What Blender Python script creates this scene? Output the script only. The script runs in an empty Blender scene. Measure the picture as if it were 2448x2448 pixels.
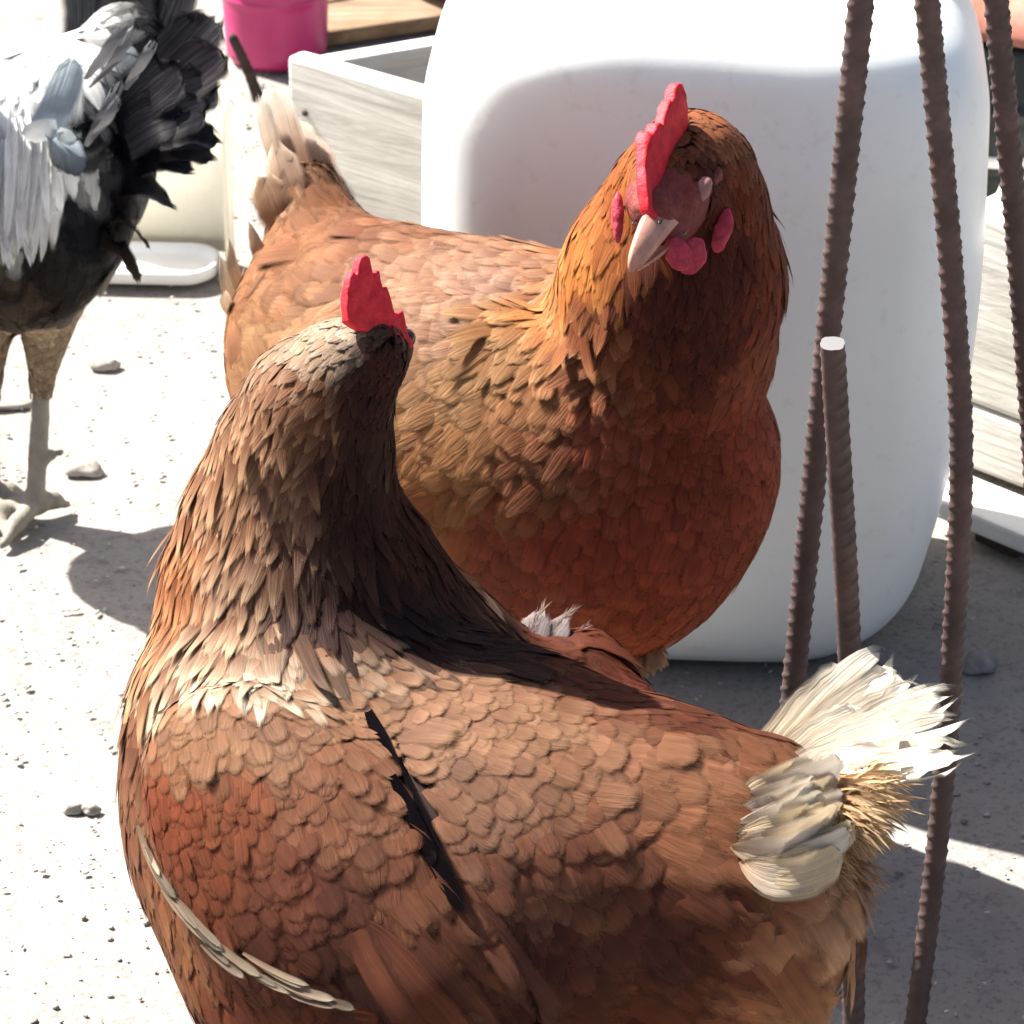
import bpy, bmesh, math, random
import numpy as np
from mathutils import Vector, Matrix
from mathutils.bvhtree import BVHTree
from mathutils import noise as mnoise

random.seed(7)
rng = np.random.default_rng(7)
R = math.radians
scene = bpy.context.scene
col = scene.collection

# ------------------------------------------------------------------ camera
PITCH = R(28.0)
CAM_H = 0.97
F = 8500.0                      # focal length in pixels of the 2448 px wide photograph
cam_d = bpy.data.cameras.new('camera')
cam = bpy.data.objects.new('camera', cam_d)
col.objects.link(cam)
cam.location = (0, 0, CAM_H)
cam.rotation_euler = (R(90) - PITCH, 0, 0)
cam_d.sensor_width = 36.0
cam_d.lens = 36.0 * F / 2448.0
cam_d.clip_start = 0.05
cam_d.clip_end = 500.0
cam_d.dof.use_dof = True
cam_d.dof.focus_distance = 1.42
cam_d.dof.aperture_fstop = 40.0
scene.camera = cam

# ------------------------------------------------------------------ light
SUN_EL = R(49.0)
_sd = Vector((-1.0, 0.66, 0.0)).normalized()          # horizontal direction towards the sun
SUN_DIR = Vector((_sd.x * math.cos(SUN_EL), _sd.y * math.cos(SUN_EL), math.sin(SUN_EL)))
world = bpy.data.worlds.new('World')
scene.world = world
world.use_nodes = True
wn = world.node_tree
sky = wn.nodes.new('ShaderNodeTexSky')
sky.sky_type = 'NISHITA'
sky.sun_disc = False
sky.altitude = 0.0
sky.air_density = 0.8
sky.dust_density = 4.0
sky.sun_elevation = SUN_EL
sky.sun_rotation = math.atan2(_sd.x, _sd.y)
bg = wn.nodes['Background']
bg.inputs['Strength'].default_value = 0.05
wn.links.new(sky.outputs[0], bg.inputs['Color'])
sun_d = bpy.data.lights.new('sun', 'SUN')
sun_d.energy = 5.0
sun_d.angle = R(0.5)
sun_d.color = (1.0, 0.955, 0.89)
sun = bpy.data.objects.new('sun', sun_d)
col.objects.link(sun)
sun.rotation_euler = SUN_DIR.to_track_quat('Z', 'Y').to_euler()
sun.location = SUN_DIR * 5

scene.view_settings.view_transform = 'Standard'
scene.view_settings.look = 'None'
scene.view_settings.exposure = 2.0
scene.view_settings.gamma = 1.0
scene.view_settings.use_curve_mapping = False
scene.render.engine = 'CYCLES'
scene.cycles.max_bounces = 8
scene.cycles.diffuse_bounces = 4
scene.cycles.transparent_max_bounces = 24
scene.cycles.use_denoising = True

# ------------------------------------------------------------------ helpers
CAM = np.array([0, 0, CAM_H])
FWD = np.array([0, math.cos(PITCH), -math.sin(PITCH)])
UPV = np.array([0, math.sin(PITCH), math.cos(PITCH)])
RGT = np.array([1.0, 0, 0])


def at(px, py, D):
    """world point seen at photograph pixel (px, py), D metres along the optical axis"""
    return CAM + FWD * D + RGT * ((px - 1224) / F * D) - UPV * ((py - 1224) / F * D)


def gnd(px, py, z=0.0):
    """world point at height z seen at photograph pixel"""
    d = FWD + RGT * ((px - 1224) / F) - UPV * ((py - 1224) / F)
    return CAM + d * ((z - CAM_H) / d[2])


def proj(P):
    P = np.asarray(P, float) - CAM
    D = P @ FWD
    return 1224 + P @ RGT / D * F, 1224 - P @ UPV / D * F, D


def nrm(v):
    v = np.asarray(v, float)
    return v / np.maximum(np.linalg.norm(v, axis=-1, keepdims=True), 1e-12)


def tag(o, label=None, cat=None, group=None, kind=None):
    for k, v in (('label', label), ('category', cat), ('group', group), ('kind', kind)):
        if v:
            o[k] = v
    return o


def empty(name, loc, label, cat, group=None):
    o = bpy.data.objects.new(name, None)
    o.empty_display_size = 0.02
    col.objects.link(o)
    o.location = loc
    return tag(o, label, cat, group)


def link_mesh(name, me, mat, parent=None, base=None, smooth=True):
    o = bpy.data.objects.new(name, me)
    col.objects.link(o)
    if mat is not None and not me.materials:
        me.materials.append(mat)
    if parent is not None:
        o.parent = parent
    if smooth:
        me.polygons.foreach_set('use_smooth', np.ones(len(me.polygons), bool))
    return o


def mesh_np(name, V, Fq, colr=None, uv=None):
    """mesh from a vertex array and an array of quads / tris, with point colour and per-vertex uv"""
    me = bpy.data.meshes.new(name)
    V = np.asarray(V, np.float32)
    Fq = np.asarray(Fq, np.int32)
    n, k = Fq.shape
    me.vertices.add(len(V))
    me.vertices.foreach_set('co', V.ravel())
    me.loops.add(n * k)
    me.loops.foreach_set('vertex_index', Fq.ravel())
    me.polygons.add(n)
    me.polygons.foreach_set('loop_start', np.arange(0, n * k, k, dtype=np.int32))
    me.polygons.foreach_set('loop_total', np.full(n, k, np.int32))
    if uv is not None:
        l = me.uv_layers.new(name='UVMap')
        l.data.foreach_set('uv', np.asarray(uv, np.float32)[Fq.ravel()].ravel())
    if colr is not None:
        a = me.attributes.new('Col', 'FLOAT_COLOR', 'POINT')
        c = np.ones((len(V), 4), np.float32)
        c[:, :np.shape(colr)[1]] = colr
        a.data.foreach_set('color', c.ravel())
    me.update(calc_edges=True)
    me.validate()
    return me


def bm_mesh(name, bm):
    bmesh.ops.recalc_face_normals(bm, faces=bm.faces[:])
    me = bpy.data.meshes.new(name)
    bm.to_mesh(me)
    bm.free()
    return me


# ------------------------------------------------------------------ materials
def new_mat(name):
    m = bpy.data.materials.new(name)
    m.use_nodes = True
    nt = m.node_tree
    b = nt.nodes['Principled BSDF']
    return m, nt, b


def noise(nt, scale, detail=4, rough=0.55, vec=None, dist=0.0):
    n = nt.nodes.new('ShaderNodeTexNoise')
    n.inputs['Scale'].default_value = scale
    n.inputs['Detail'].default_value = detail
    n.inputs['Roughness'].default_value = rough
    n.inputs['Distortion'].default_value = dist
    if vec is not None:
        nt.links.new(vec, n.inputs['Vector'])
    return n


def ramp(nt, fac, stops):
    r = nt.nodes.new('ShaderNodeValToRGB')
    el = r.color_ramp.elements
    while len(el) > 1:
        el.remove(el[-1])
    el[0].position = stops[0][0]
    el[0].color = (*stops[0][1], 1)
    for p, c in stops[1:]:
        e = el.new(p)
        e.color = (*c, 1)
    nt.links.new(fac, r.inputs[0])
    return r


def mixc(nt, fac, a, b, mode='MIX'):
    m = nt.nodes.new('ShaderNodeMix')
    m.data_type = 'RGBA'
    m.blend_type = mode
    for sock, v in ((m.inputs[0], fac), (m.inputs[6], a), (m.inputs[7], b)):
        if hasattr(v, 'links'):
            nt.links.new(v, sock)
        elif isinstance(v, (int, float)):
            sock.default_value = v
        else:
            sock.default_value = (*v, 1)
    return m.outputs[2]


def bump(nt, b, height, strength=0.3, dist=0.01):
    n = nt.nodes.new('ShaderNodeBump')
    n.inputs['Strength'].default_value = strength
    n.inputs['Distance'].default_value = dist
    nt.links.new(height, n.inputs['Height'])
    nt.links.new(n.outputs[0], b.inputs['Normal'])
    return n


def obj_coord(nt):
    return nt.nodes.new('ShaderNodeTexCoord').outputs['Object']


def mapping(nt, vec, scale):
    m = nt.nodes.new('ShaderNodeMapping')
    m.inputs['Scale'].default_value = scale
    nt.links.new(vec, m.inputs['Vector'])
    return m.outputs[0]


def mat_feather(name, rough=0.7, spec=0.10, transl=0.08, streak=0.22):
    m, nt, b = new_mat(name)
    at_ = nt.nodes.new('ShaderNodeAttribute')
    at_.attribute_name = 'Col'
    uv = nt.nodes.new('ShaderNodeTexCoord').outputs['UV']
    n1 = noise(nt, 1.0, 3, 0.6, mapping(nt, uv, (7.0, 0.9, 1)))
    n2 = noise(nt, 90.0, 2, 0.5, obj_coord(nt))
    r1 = ramp(nt, n1.outputs['Fac'], [(0.25, (1 - streak,) * 3), (0.75, (1 + streak,) * 3)])
    c = mixc(nt, 1.0, at_.outputs['Color'], r1.outputs[0], 'MULTIPLY')
    r2 = ramp(nt, n2.outputs['Fac'], [(0.3, (0.86,) * 3), (0.7, (1.12,) * 3)])
    c = mixc(nt, 1.0, c, r2.outputs[0], 'MULTIPLY')
    nt.links.new(c, b.inputs['Base Color'])
    b.inputs['Roughness'].default_value = rough
    b.inputs['Specular IOR Level'].default_value = spec
    bump(nt, b, n1.outputs['Fac'], 0.35, 0.002)
    tr = nt.nodes.new('ShaderNodeBsdfTranslucent')
    nt.links.new(c, tr.inputs['Color'])
    mx = nt.nodes.new('ShaderNodeMixShader')
    mx.inputs[0].default_value = transl
    nt.links.new(b.outputs[0], mx.inputs[1])
    nt.links.new(tr.outputs[0], mx.inputs[2])
    # the vane thins out into loose barbs towards its rim
    n3 = noise(nt, 1.0, 3, 0.65, mapping(nt, uv, (26.0, 2.2, 1)))
    ma = nt.nodes.new('ShaderNodeMath')
    ma.operation = 'MULTIPLY_ADD'
    nt.links.new(n3.outputs['Fac'], ma.inputs[0])
    ma.inputs[1].default_value = 0.55
    nt.links.new(at_.outputs['Alpha'], ma.inputs[2])
    mr = nt.nodes.new('ShaderNodeMapRange')
    mr.interpolation_type = 'SMOOTHSTEP'
    mr.inputs['From Min'].default_value = 0.55
    mr.inputs['From Max'].default_value = 1.15
    nt.links.new(ma.outputs[0], mr.inputs['Value'])
    tp = nt.nodes.new('ShaderNodeBsdfTransparent')
    m2 = nt.nodes.new('ShaderNodeMixShader')
    nt.links.new(mr.outputs[0], m2.inputs[0])
    nt.links.new(mx.outputs[0], m2.inputs[1])
    nt.links.new(tp.outputs[0], m2.inputs[2])
    nt.links.new(m2.outputs[0], nt.nodes['Material Output'].inputs['Surface'])
    return m


def mat_attr(name, rough=0.7, scale=120.0, amt=0.2, spec=0.3):
    m, nt, b = new_mat(name)
    a = nt.nodes.new('ShaderNodeAttribute')
    a.attribute_name = 'Col'
    n = noise(nt, scale, 4, 0.6, obj_coord(nt))
    r = ramp(nt, n.outputs['Fac'], [(0.3, (1 - amt,) * 3), (0.7, (1 + amt,) * 3)])
    nt.links.new(mixc(nt, 1.0, a.outputs['Color'], r.outputs[0], 'MULTIPLY'), b.inputs['Base Color'])
    b.inputs['Roughness'].default_value = rough
    b.inputs['Specular IOR Level'].default_value = spec
    bump(nt, b, n.outputs['Fac'], 0.3, 0.002)
    return m


def mat_skin(name, c1, c2, rough=0.5, sss=0.3, scale=260.0, bmp=0.4):
    m, nt, b = new_mat(name)
    n = noise(nt, scale, 4, 0.6, obj_coord(nt))
    r = ramp(nt, n.outputs['Fac'], [(0.3, c1), (0.7, c2)])
    nt.links.new(r.outputs[0], b.inputs['Base Color'])
    b.inputs['Roughness'].default_value = rough
    b.inputs['Specular IOR Level'].default_value = 0.25
    b.inputs['Subsurface Weight'].default_value = sss
    b.inputs['Subsurface Radius'].default_value = (0.006, 0.0015, 0.001)
    b.inputs['Subsurface Scale'].default_value = 0.6
    bump(nt, b, n.outputs['Fac'], bmp, 0.0012)
    return m


M = {}
M['feather'] = mat_feather('feather_brown')
M['feather_white'] = mat_feather('feather_white', 0.7, 0.10, 0.25, 0.10)
M['feather_black'] = mat_feather('feather_black', 0.5, 0.03, 0.0, 0.25)
M['feather_slit_shade'] = mat_feather('feather_slit_shade', 0.9, 0.0, 0.0, 0.2)
M['body'] = mat_attr('under_plumage')
M['comb'] = mat_skin('comb_skin', (0.40, 0.005, 0.014), (0.62, 0.022, 0.036), 0.6, 0.06, 170.0, 0.9)
M['wattle'] = mat_skin('wattle_skin', (0.26, 0.012, 0.03), (0.48, 0.06, 0.09), 0.6, 0.06, 200.0, 0.9)
M['face'] = mat_skin('face_skin', (0.085, 0.016, 0.014), (0.19, 0.034, 0.030), 0.65, 0.03, 330.0, 1.0)
M['lid'] = mat_skin('eyelid_skin', (0.22, 0.10, 0.09), (0.30, 0.15, 0.13))
M['beak'] = mat_skin('beak_horn', (0.33, 0.15, 0.115), (0.46, 0.26, 0.20), 0.45, 0.05, 140.0, 0.2)


def mat_plain(name, c, rough=0.4, spec=0.4):
    m, nt, b = new_mat(name)
    b.inputs['Base Color'].default_value = (*c, 1)
    b.inputs['Roughness'].default_value = rough
    b.inputs['Specular IOR Level'].default_value = spec
    return m


M['eye'] = mat_plain('eye_dark', (0.02, 0.008, 0.004), 0.08, 0.6)

# ------------------------------------------------------------------ signed distance bodies


class Sdf:
    def __init__(self):
        self.pr = []

    def cone(self, a, b, ra, rb, k=0.022):
        self.pr.append(('c', np.asarray(a, float), np.asarray(b, float), ra, rb, k))

    def ball(self, c, r, k=0.03):
        c = np.asarray(c, float)
        self.pr.append(('c', c, c + np.array([1e-4, 0, 0]), r, r, k))

    def ell(self, c, ax, rad, k=0.02):
        """ellipsoid: ax = long axis, the second axis is the part of the view's up square to it"""
        a = nrm(ax[0])
        b = np.asarray(ax[1], float)
        b = nrm(b - a * (b @ a))
        self.pr.append(('e', np.asarray(c, float), np.stack([a, b, np.cross(a, b)]), np.asarray(rad, float), None, k))

    def __call__(self, P):
        P = np.asarray(P, float)
        d = None
        for t, a, b, c, e, k in self.pr:
            if t == 'c':
                ab = b - a
                h = np.clip(((P - a) @ ab) / (ab @ ab), 0, 1)
                q = P - a - h[:, None] * ab
                x = np.sqrt((q * q).sum(1)) - (c + (e - c) * h)
            else:
                L = (P - a) @ b.T
                k0 = np.sqrt(((L / c) ** 2).sum(1))
                k1 = np.sqrt(((L / c ** 2) ** 2).sum(1)) + 1e-9
                x = k0 * (k0 - 1) / k1
                x = np.where(k0 < 0.2, -c.min() * (1 - k0), x)
            if d is None:
                d = x
            else:
                h = np.clip(0.5 + 0.5 * (d - x) / k, 0, 1)
                d = d * (1 - h) + x * h - k * h * (1 - h)
        return d

    def grad(self, P, e=6e-4):
        g = np.empty_like(P)
        for i in range(3):
            o = np.zeros(3)
            o[i] = e
            g[:, i] = self(P + o) - self(P - o)
        return nrm(g)

    def project(self, P, it=2):
        for _ in range(it):
            P = P - self(P)[:, None] * self.grad(P)
        return P

    def hit(self, px, py, D0=0.9, D1=2.6):
        d = FWD + RGT * ((px - 1224) / F) - UPV * ((py - 1224) / F)
        L = np.linalg.norm(d)
        t = D0 * L
        best = (1e9, None)
        for _ in range(160):
            p = CAM + d / L * t
            s = float(self(p[None])[0])
            if s < best[0]:
                best = (s, p)
            if s < 4e-4:
                return p
            t += max(s * 0.8, 4e-4)
            if t > D1 * L:
                break
        return self.project(best[1][None], 6)[0]

    def mesh(self, lo, hi, h=0.0034):
        lo = np.asarray(lo) - 3 * h
        n = np.ceil((np.asarray(hi) + 3 * h - lo) / h).astype(int) + 1
        xs = [lo[i] + h * np.arange(n[i]) for i in range(3)]
        G = np.empty(n, np.float32)
        Y, Z = np.meshgrid(xs[1], xs[2], indexing='ij')
        for i in range(n[0]):
            P = np.stack([np.full(Y.size, xs[0][i]), Y.ravel(), Z.ravel()], 1)
            G[i] = self(P).reshape(n[1], n[2])
        S = G < 0
        c = np.zeros(n - 1, int)
        for dx in (0, 1):
            for dy in (0, 1):
                for dz in (0, 1):
                    c += S[dx:n[0] - 1 + dx, dy:n[1] - 1 + dy, dz:n[2] - 1 + dz]
        act = (c > 0) & (c < 8)
        idx = -np.ones(n - 1, np.int64)
        ii = np.argwhere(act)
        idx[tuple(ii.T)] = np.arange(len(ii))
        V = lo + (ii + 0.5) * h
        V = self.project(V, 3)
        quads = []
        for ax in range(3):
            s0 = [slice(1, n[j] - 1) for j in range(3)]
            s1 = list(s0)
            s0[ax] = slice(0, n[ax] - 1)
            s1[ax] = slice(1, n[ax])
            A, B = S[tuple(s0)], S[tuple(s1)]
            off = np.array([1, 1, 1])
            off[ax] = 0
            e = np.argwhere(A != B)
            fl = A[tuple(e.T)]
            e = e + off
            b1 = np.zeros(3, int)
            b2 = np.zeros(3, int)
            b1[(ax + 1) % 3] = 1
            b2[(ax + 2) % 3] = 1
            q = np.stack([idx[tuple((e - b1 - b2).T)], idx[tuple((e - b2).T)], idx[tuple(e.T)], idx[tuple((e - b1).T)]], 1)
            q[~fl] = q[~fl][:, ::-1]
            quads.append(q)
        Q = np.concatenate(quads)
        Q = Q[(Q >= 0).all(1)]
        return V, Q


# ------------------------------------------------------------------ feathers
# outline profiles: rows t and half-width w(t)
PROF = {
    'round': (np.array([0, .22, .48, .72, .88, .97, 1.0]), np.array([.45, .8, 1.0, .98, .78, .45, .12])),
    'lance': (np.array([0, .2, .42, .64, .82, .94, 1.0]), np.array([.5, .85, 1.0, .85, .55, .25, .05])),
    'long': (np.array([0, .25, .5, .72, .88, .96, 1.0]), np.array([.4, .75, .95, 1.0, .86, .58, .22])),
    'quill': (np.array([0, .12, .35, .62, .84, .95, 1.0]), np.array([.05, .30, .78, 1.0, .86, .5, .12])),
    'fluff': (np.array([0, .2, .45, .68, .85, .95, 1.0]), np.array([.6, .9, 1.0, 1.0, .85, .6, .3])),
}
NS = 5
SS = np.linspace(-1, 1, NS)


def feather_faces(rows, cols, N):
    q = []
    for i in range(rows - 1):
        for j in range(cols - 1):
            q.append((i * cols + j, i * cols + j + 1, (i + 1) * cols + j + 1, (i + 1) * cols + j))
    q = np.array(q)
    return (q[None] + (np.arange(N) * rows * cols)[:, None, None]).reshape(-1, 4)


def laid_feathers(sdf, P, Dr, L, W, lift, cbase, ctip, kind, cam_=0.07, jag=0.10, cedge=0.5):
    """feathers laid along a body: each follows the skin from its root P along Dr; returns V (N, rows*cols, 3), colours, uv"""
    N = len(P)
    T, Wp = PROF[kind]
    rows = len(T)
    V = np.empty((N, rows, NS, 3))
    q = P.copy()
    n = sdf.grad(q)
    d = nrm(Dr - n * (Dr * n).sum(1, keepdims=True))
    for i in range(rows):
        if i:
            q = sdf.project(q + d * (L * (T[i] - T[i - 1]))[:, None], 1)
            n = sdf.grad(q)
            d = nrm(d - n * (d * n).sum(1, keepdims=True))
        s = np.cross(n, d)
        h = -0.0012 + 0.0016 * min(1, T[i] * 3) + lift * L * (T[i] ** 1.3)
        jitter = 1 + jag * rng.standard_normal((N, NS)) * (0.3 + T[i])
        w = (W * Wp[i])[:, None] * SS[None] * jitter
        back = (np.abs(SS)[None] ** 2) * (W * (0.35 if kind == 'lance' else 0.12) * T[i])[:, None]          # barbs sweep, the tip arcs back at its sides
        crown = -cam_ * W[:, None] * (SS[None] ** 2)
        V[:, i] = q[:, None] + s[:, None] * w[..., None] + n[:, None] * (h[:, None] + crown)[..., None] - d[:, None] * (back * (0.4 + T[i] * 0.6))[..., None]
    t = T[None, :, None, None]
    edge = np.abs(SS)[None, None, :, None] ** 3
    f = np.clip(np.maximum(t ** 3 * 0.9, edge * cedge * t), 0, 1)
    C = cbase[:, None, None] * (1 - f) + ctip[:, None, None] * f
    uv = np.empty((N, rows, NS, 2))
    uv[..., 0] = SS[None, None] * 0.5 + 0.5 + rng.random((N, 1, 1)) * 20
    uv[..., 1] = T[None, :, None] * 1.2 + rng.random((N, 1, 1)) * 20
    E = np.maximum(np.abs(SS)[None, None] ** 2.2 * np.clip(T * 2.5, 0, 1)[None, :, None] * 0.86, np.clip((T - .55) / .45, 0, 1)[None, :, None] ** 2)
    E = np.broadcast_to(E, (N, rows, NS))
    C = np.concatenate([np.clip(C, 0, 1), E[..., None]], -1)
    return V.reshape(N, rows * NS, 3), C.reshape(N, rows * NS, 4), uv.reshape(N, rows * NS, 2), rows


def free_feather(pts, W, side, kind='long', cols=7, cbase=(.8, .8, .7), ctip=None, jag=0.06, fray=0.0, camber=0.15, rows=12, seed=0, split=0, cpow=1.5):
    """one large feather along a 3D path; side = direction of its width; frayed end rows"""
    r = np.random.default_rng(seed)
    pts = np.asarray(pts, float)
    u = np.linspace(0, 1, len(pts))
    T0, W0 = PROF[kind]
    T = np.linspace(0, 1, rows) ** 0.8
    w = np.interp(T, T0, W0)
    # smooth path
    path = np.stack([np.interp(T, u, pts[:, i]) for i in range(3)], 1)
    for _ in range(3):
        path[1:-1] = 0.25 * path[:-2] + 0.5 * path[1:-1] + 0.25 * path[2:]
    d = nrm(np.gradient(path, axis=0))
    side = np.asarray(side, float)
    s = nrm(side[None] - d * (d @ side)[:, None])
    n = np.cross(s, d)
    S = np.linspace(-1, 1, cols)
    L = np.linalg.norm(np.diff(path, axis=0), axis=1).sum()
    jitter = 1 + jag * r.standard_normal((rows, cols))
    V = path[:, None] + s[:, None] * (W * w[:, None] * S[None] * jitter)[..., None] - n[:, None] * (camber * W * S[None] ** 2)[..., None] * 1.0
    V = V - d[:, None] * (W * 0.45 * np.abs(S)[None] ** 1.5 * T[:, None])[..., None]
    if fray:
        push = fray * W * r.uniform(-1.0, 0.6, cols)
        V[-1] += d[-1] * push[:, None]
        V[-2] += d[-2] * (push * 0.5)[:, None]
        V += n[:, None] * (W * 0.035 * r.standard_normal((rows, cols)) * T[:, None])[..., None]
    cb = np.asarray(cbase, float)
    ct = np.asarray(ctip if ctip is not None else cbase, float)
    f = (T ** cpow)[:, None, None]
    C = cb * (1 - f) + ct * f
    C = np.repeat(C, cols, 1) * (1 + 0.05 * r.standard_normal((1, cols, 1)))
    # quill: a little paler along the middle
    uv = np.stack(np.broadcast_arrays(S[None] * 0.9 + 0.5 + seed * 1.7, T[:, None] * 1.5 + seed), -1)
    q = []
    for i in range(rows - 1):
        for j in range(cols - 1):
            if split and i > rows * 0.45 and (j * 7 + seed) % split == 0 and 0 < j:
                # open a split between barbs: skip every few cells near the end
                if i > rows * 0.62:
                    continue
            q.append((i * cols + j, i * cols + j + 1, (i + 1) * cols + j + 1, (i + 1) * cols + j))
    E = np.maximum(np.abs(S)[None] ** 3 * np.clip(T * 2, 0, 1)[:, None] * .8, np.clip((T - .75) / .25, 0, 1)[:, None] ** 2 * .95)
    C = np.concatenate([np.clip(C, 0, 1), E[..., None]], -1)
    return V.reshape(-1, 3), np.array(q), C.reshape(-1, 4), uv.reshape(-1, 2)


def barb_feather(pts, W, side, seed=0, n=26, cbase=(.8, .8, .7), ctip=None, barb=0.0006, sweep=0.9):
    """loose downy feather: a quill with free barbs on either side, each a thin tapering blade"""
    r = np.random.default_rng(seed)
    pts = np.asarray(pts, float)
    u = np.linspace(0, 1, len(pts))
    side = np.asarray(side, float)
    cb = np.asarray(cbase, float)
    ct = np.asarray(ctip if ctip is not None else cbase, float)
    V, Q, C = [], [], []
    for k in range(n):
        t = (k + 0.5) / n
        for sg in (-1, 1):
            p = np.array([np.interp(t, u, pts[:, i]) for i in range(3)])
            p2 = np.array([np.interp(min(t + .05, 1), u, pts[:, i]) for i in range(3)])
            p1 = np.array([np.interp(max(t - .05, 0), u, pts[:, i]) for i in range(3)])
            d = nrm(p2 - p1)
            s = nrm(side - d * (d @ side)) * sg
            nn = np.cross(s, d) * sg
            L = W * (0.55 + 0.6 * math.sin(min(t * 1.25, 1) * math.pi * 0.8 + 0.3)) * r.uniform(.45, 1.3)
            v1 = nrm(s * r.uniform(.7, 1.2) + d * (sweep + t * 0.9 + r.normal(0, .22)) + nn * r.normal(0, .30))
            mid = p + v1 * L * .55 + nn * r.normal(0, .05) * W
            tip = mid + nrm(v1 + d * .6 + nn * r.normal(0, .3)) * L * .5
            b = nrm(np.cross(v1, nn)) * barb
            i0 = len(V)
            V += [p - b, p + b, mid + b * .9, mid - b * .9, tip + b * .15, tip - b * .15]
            Q += [(i0, i0 + 1, i0 + 2, i0 + 3), (i0 + 3, i0 + 2, i0 + 4, i0 + 5)]
            c = cb * (1 - t) + ct * t
            C += [c, c, c, c, c, c]
    V = np.array(V)
    C = np.concatenate([np.array(C), np.zeros((len(V), 1))], 1)
    return V, np.array(Q), C, np.stack([np.arange(len(V)) * .37, np.arange(len(V)) * .11], 1)


def deepen(c, a):
    """richer chestnut: the weaker channels of a colour drop further"""
    c = np.asarray(c, float)
    m = c.max(-1, keepdims=True)
    return c * (c / m) ** a


# ------------------------------------------------------------------ bird assembly
ALL_BVH = []


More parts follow.
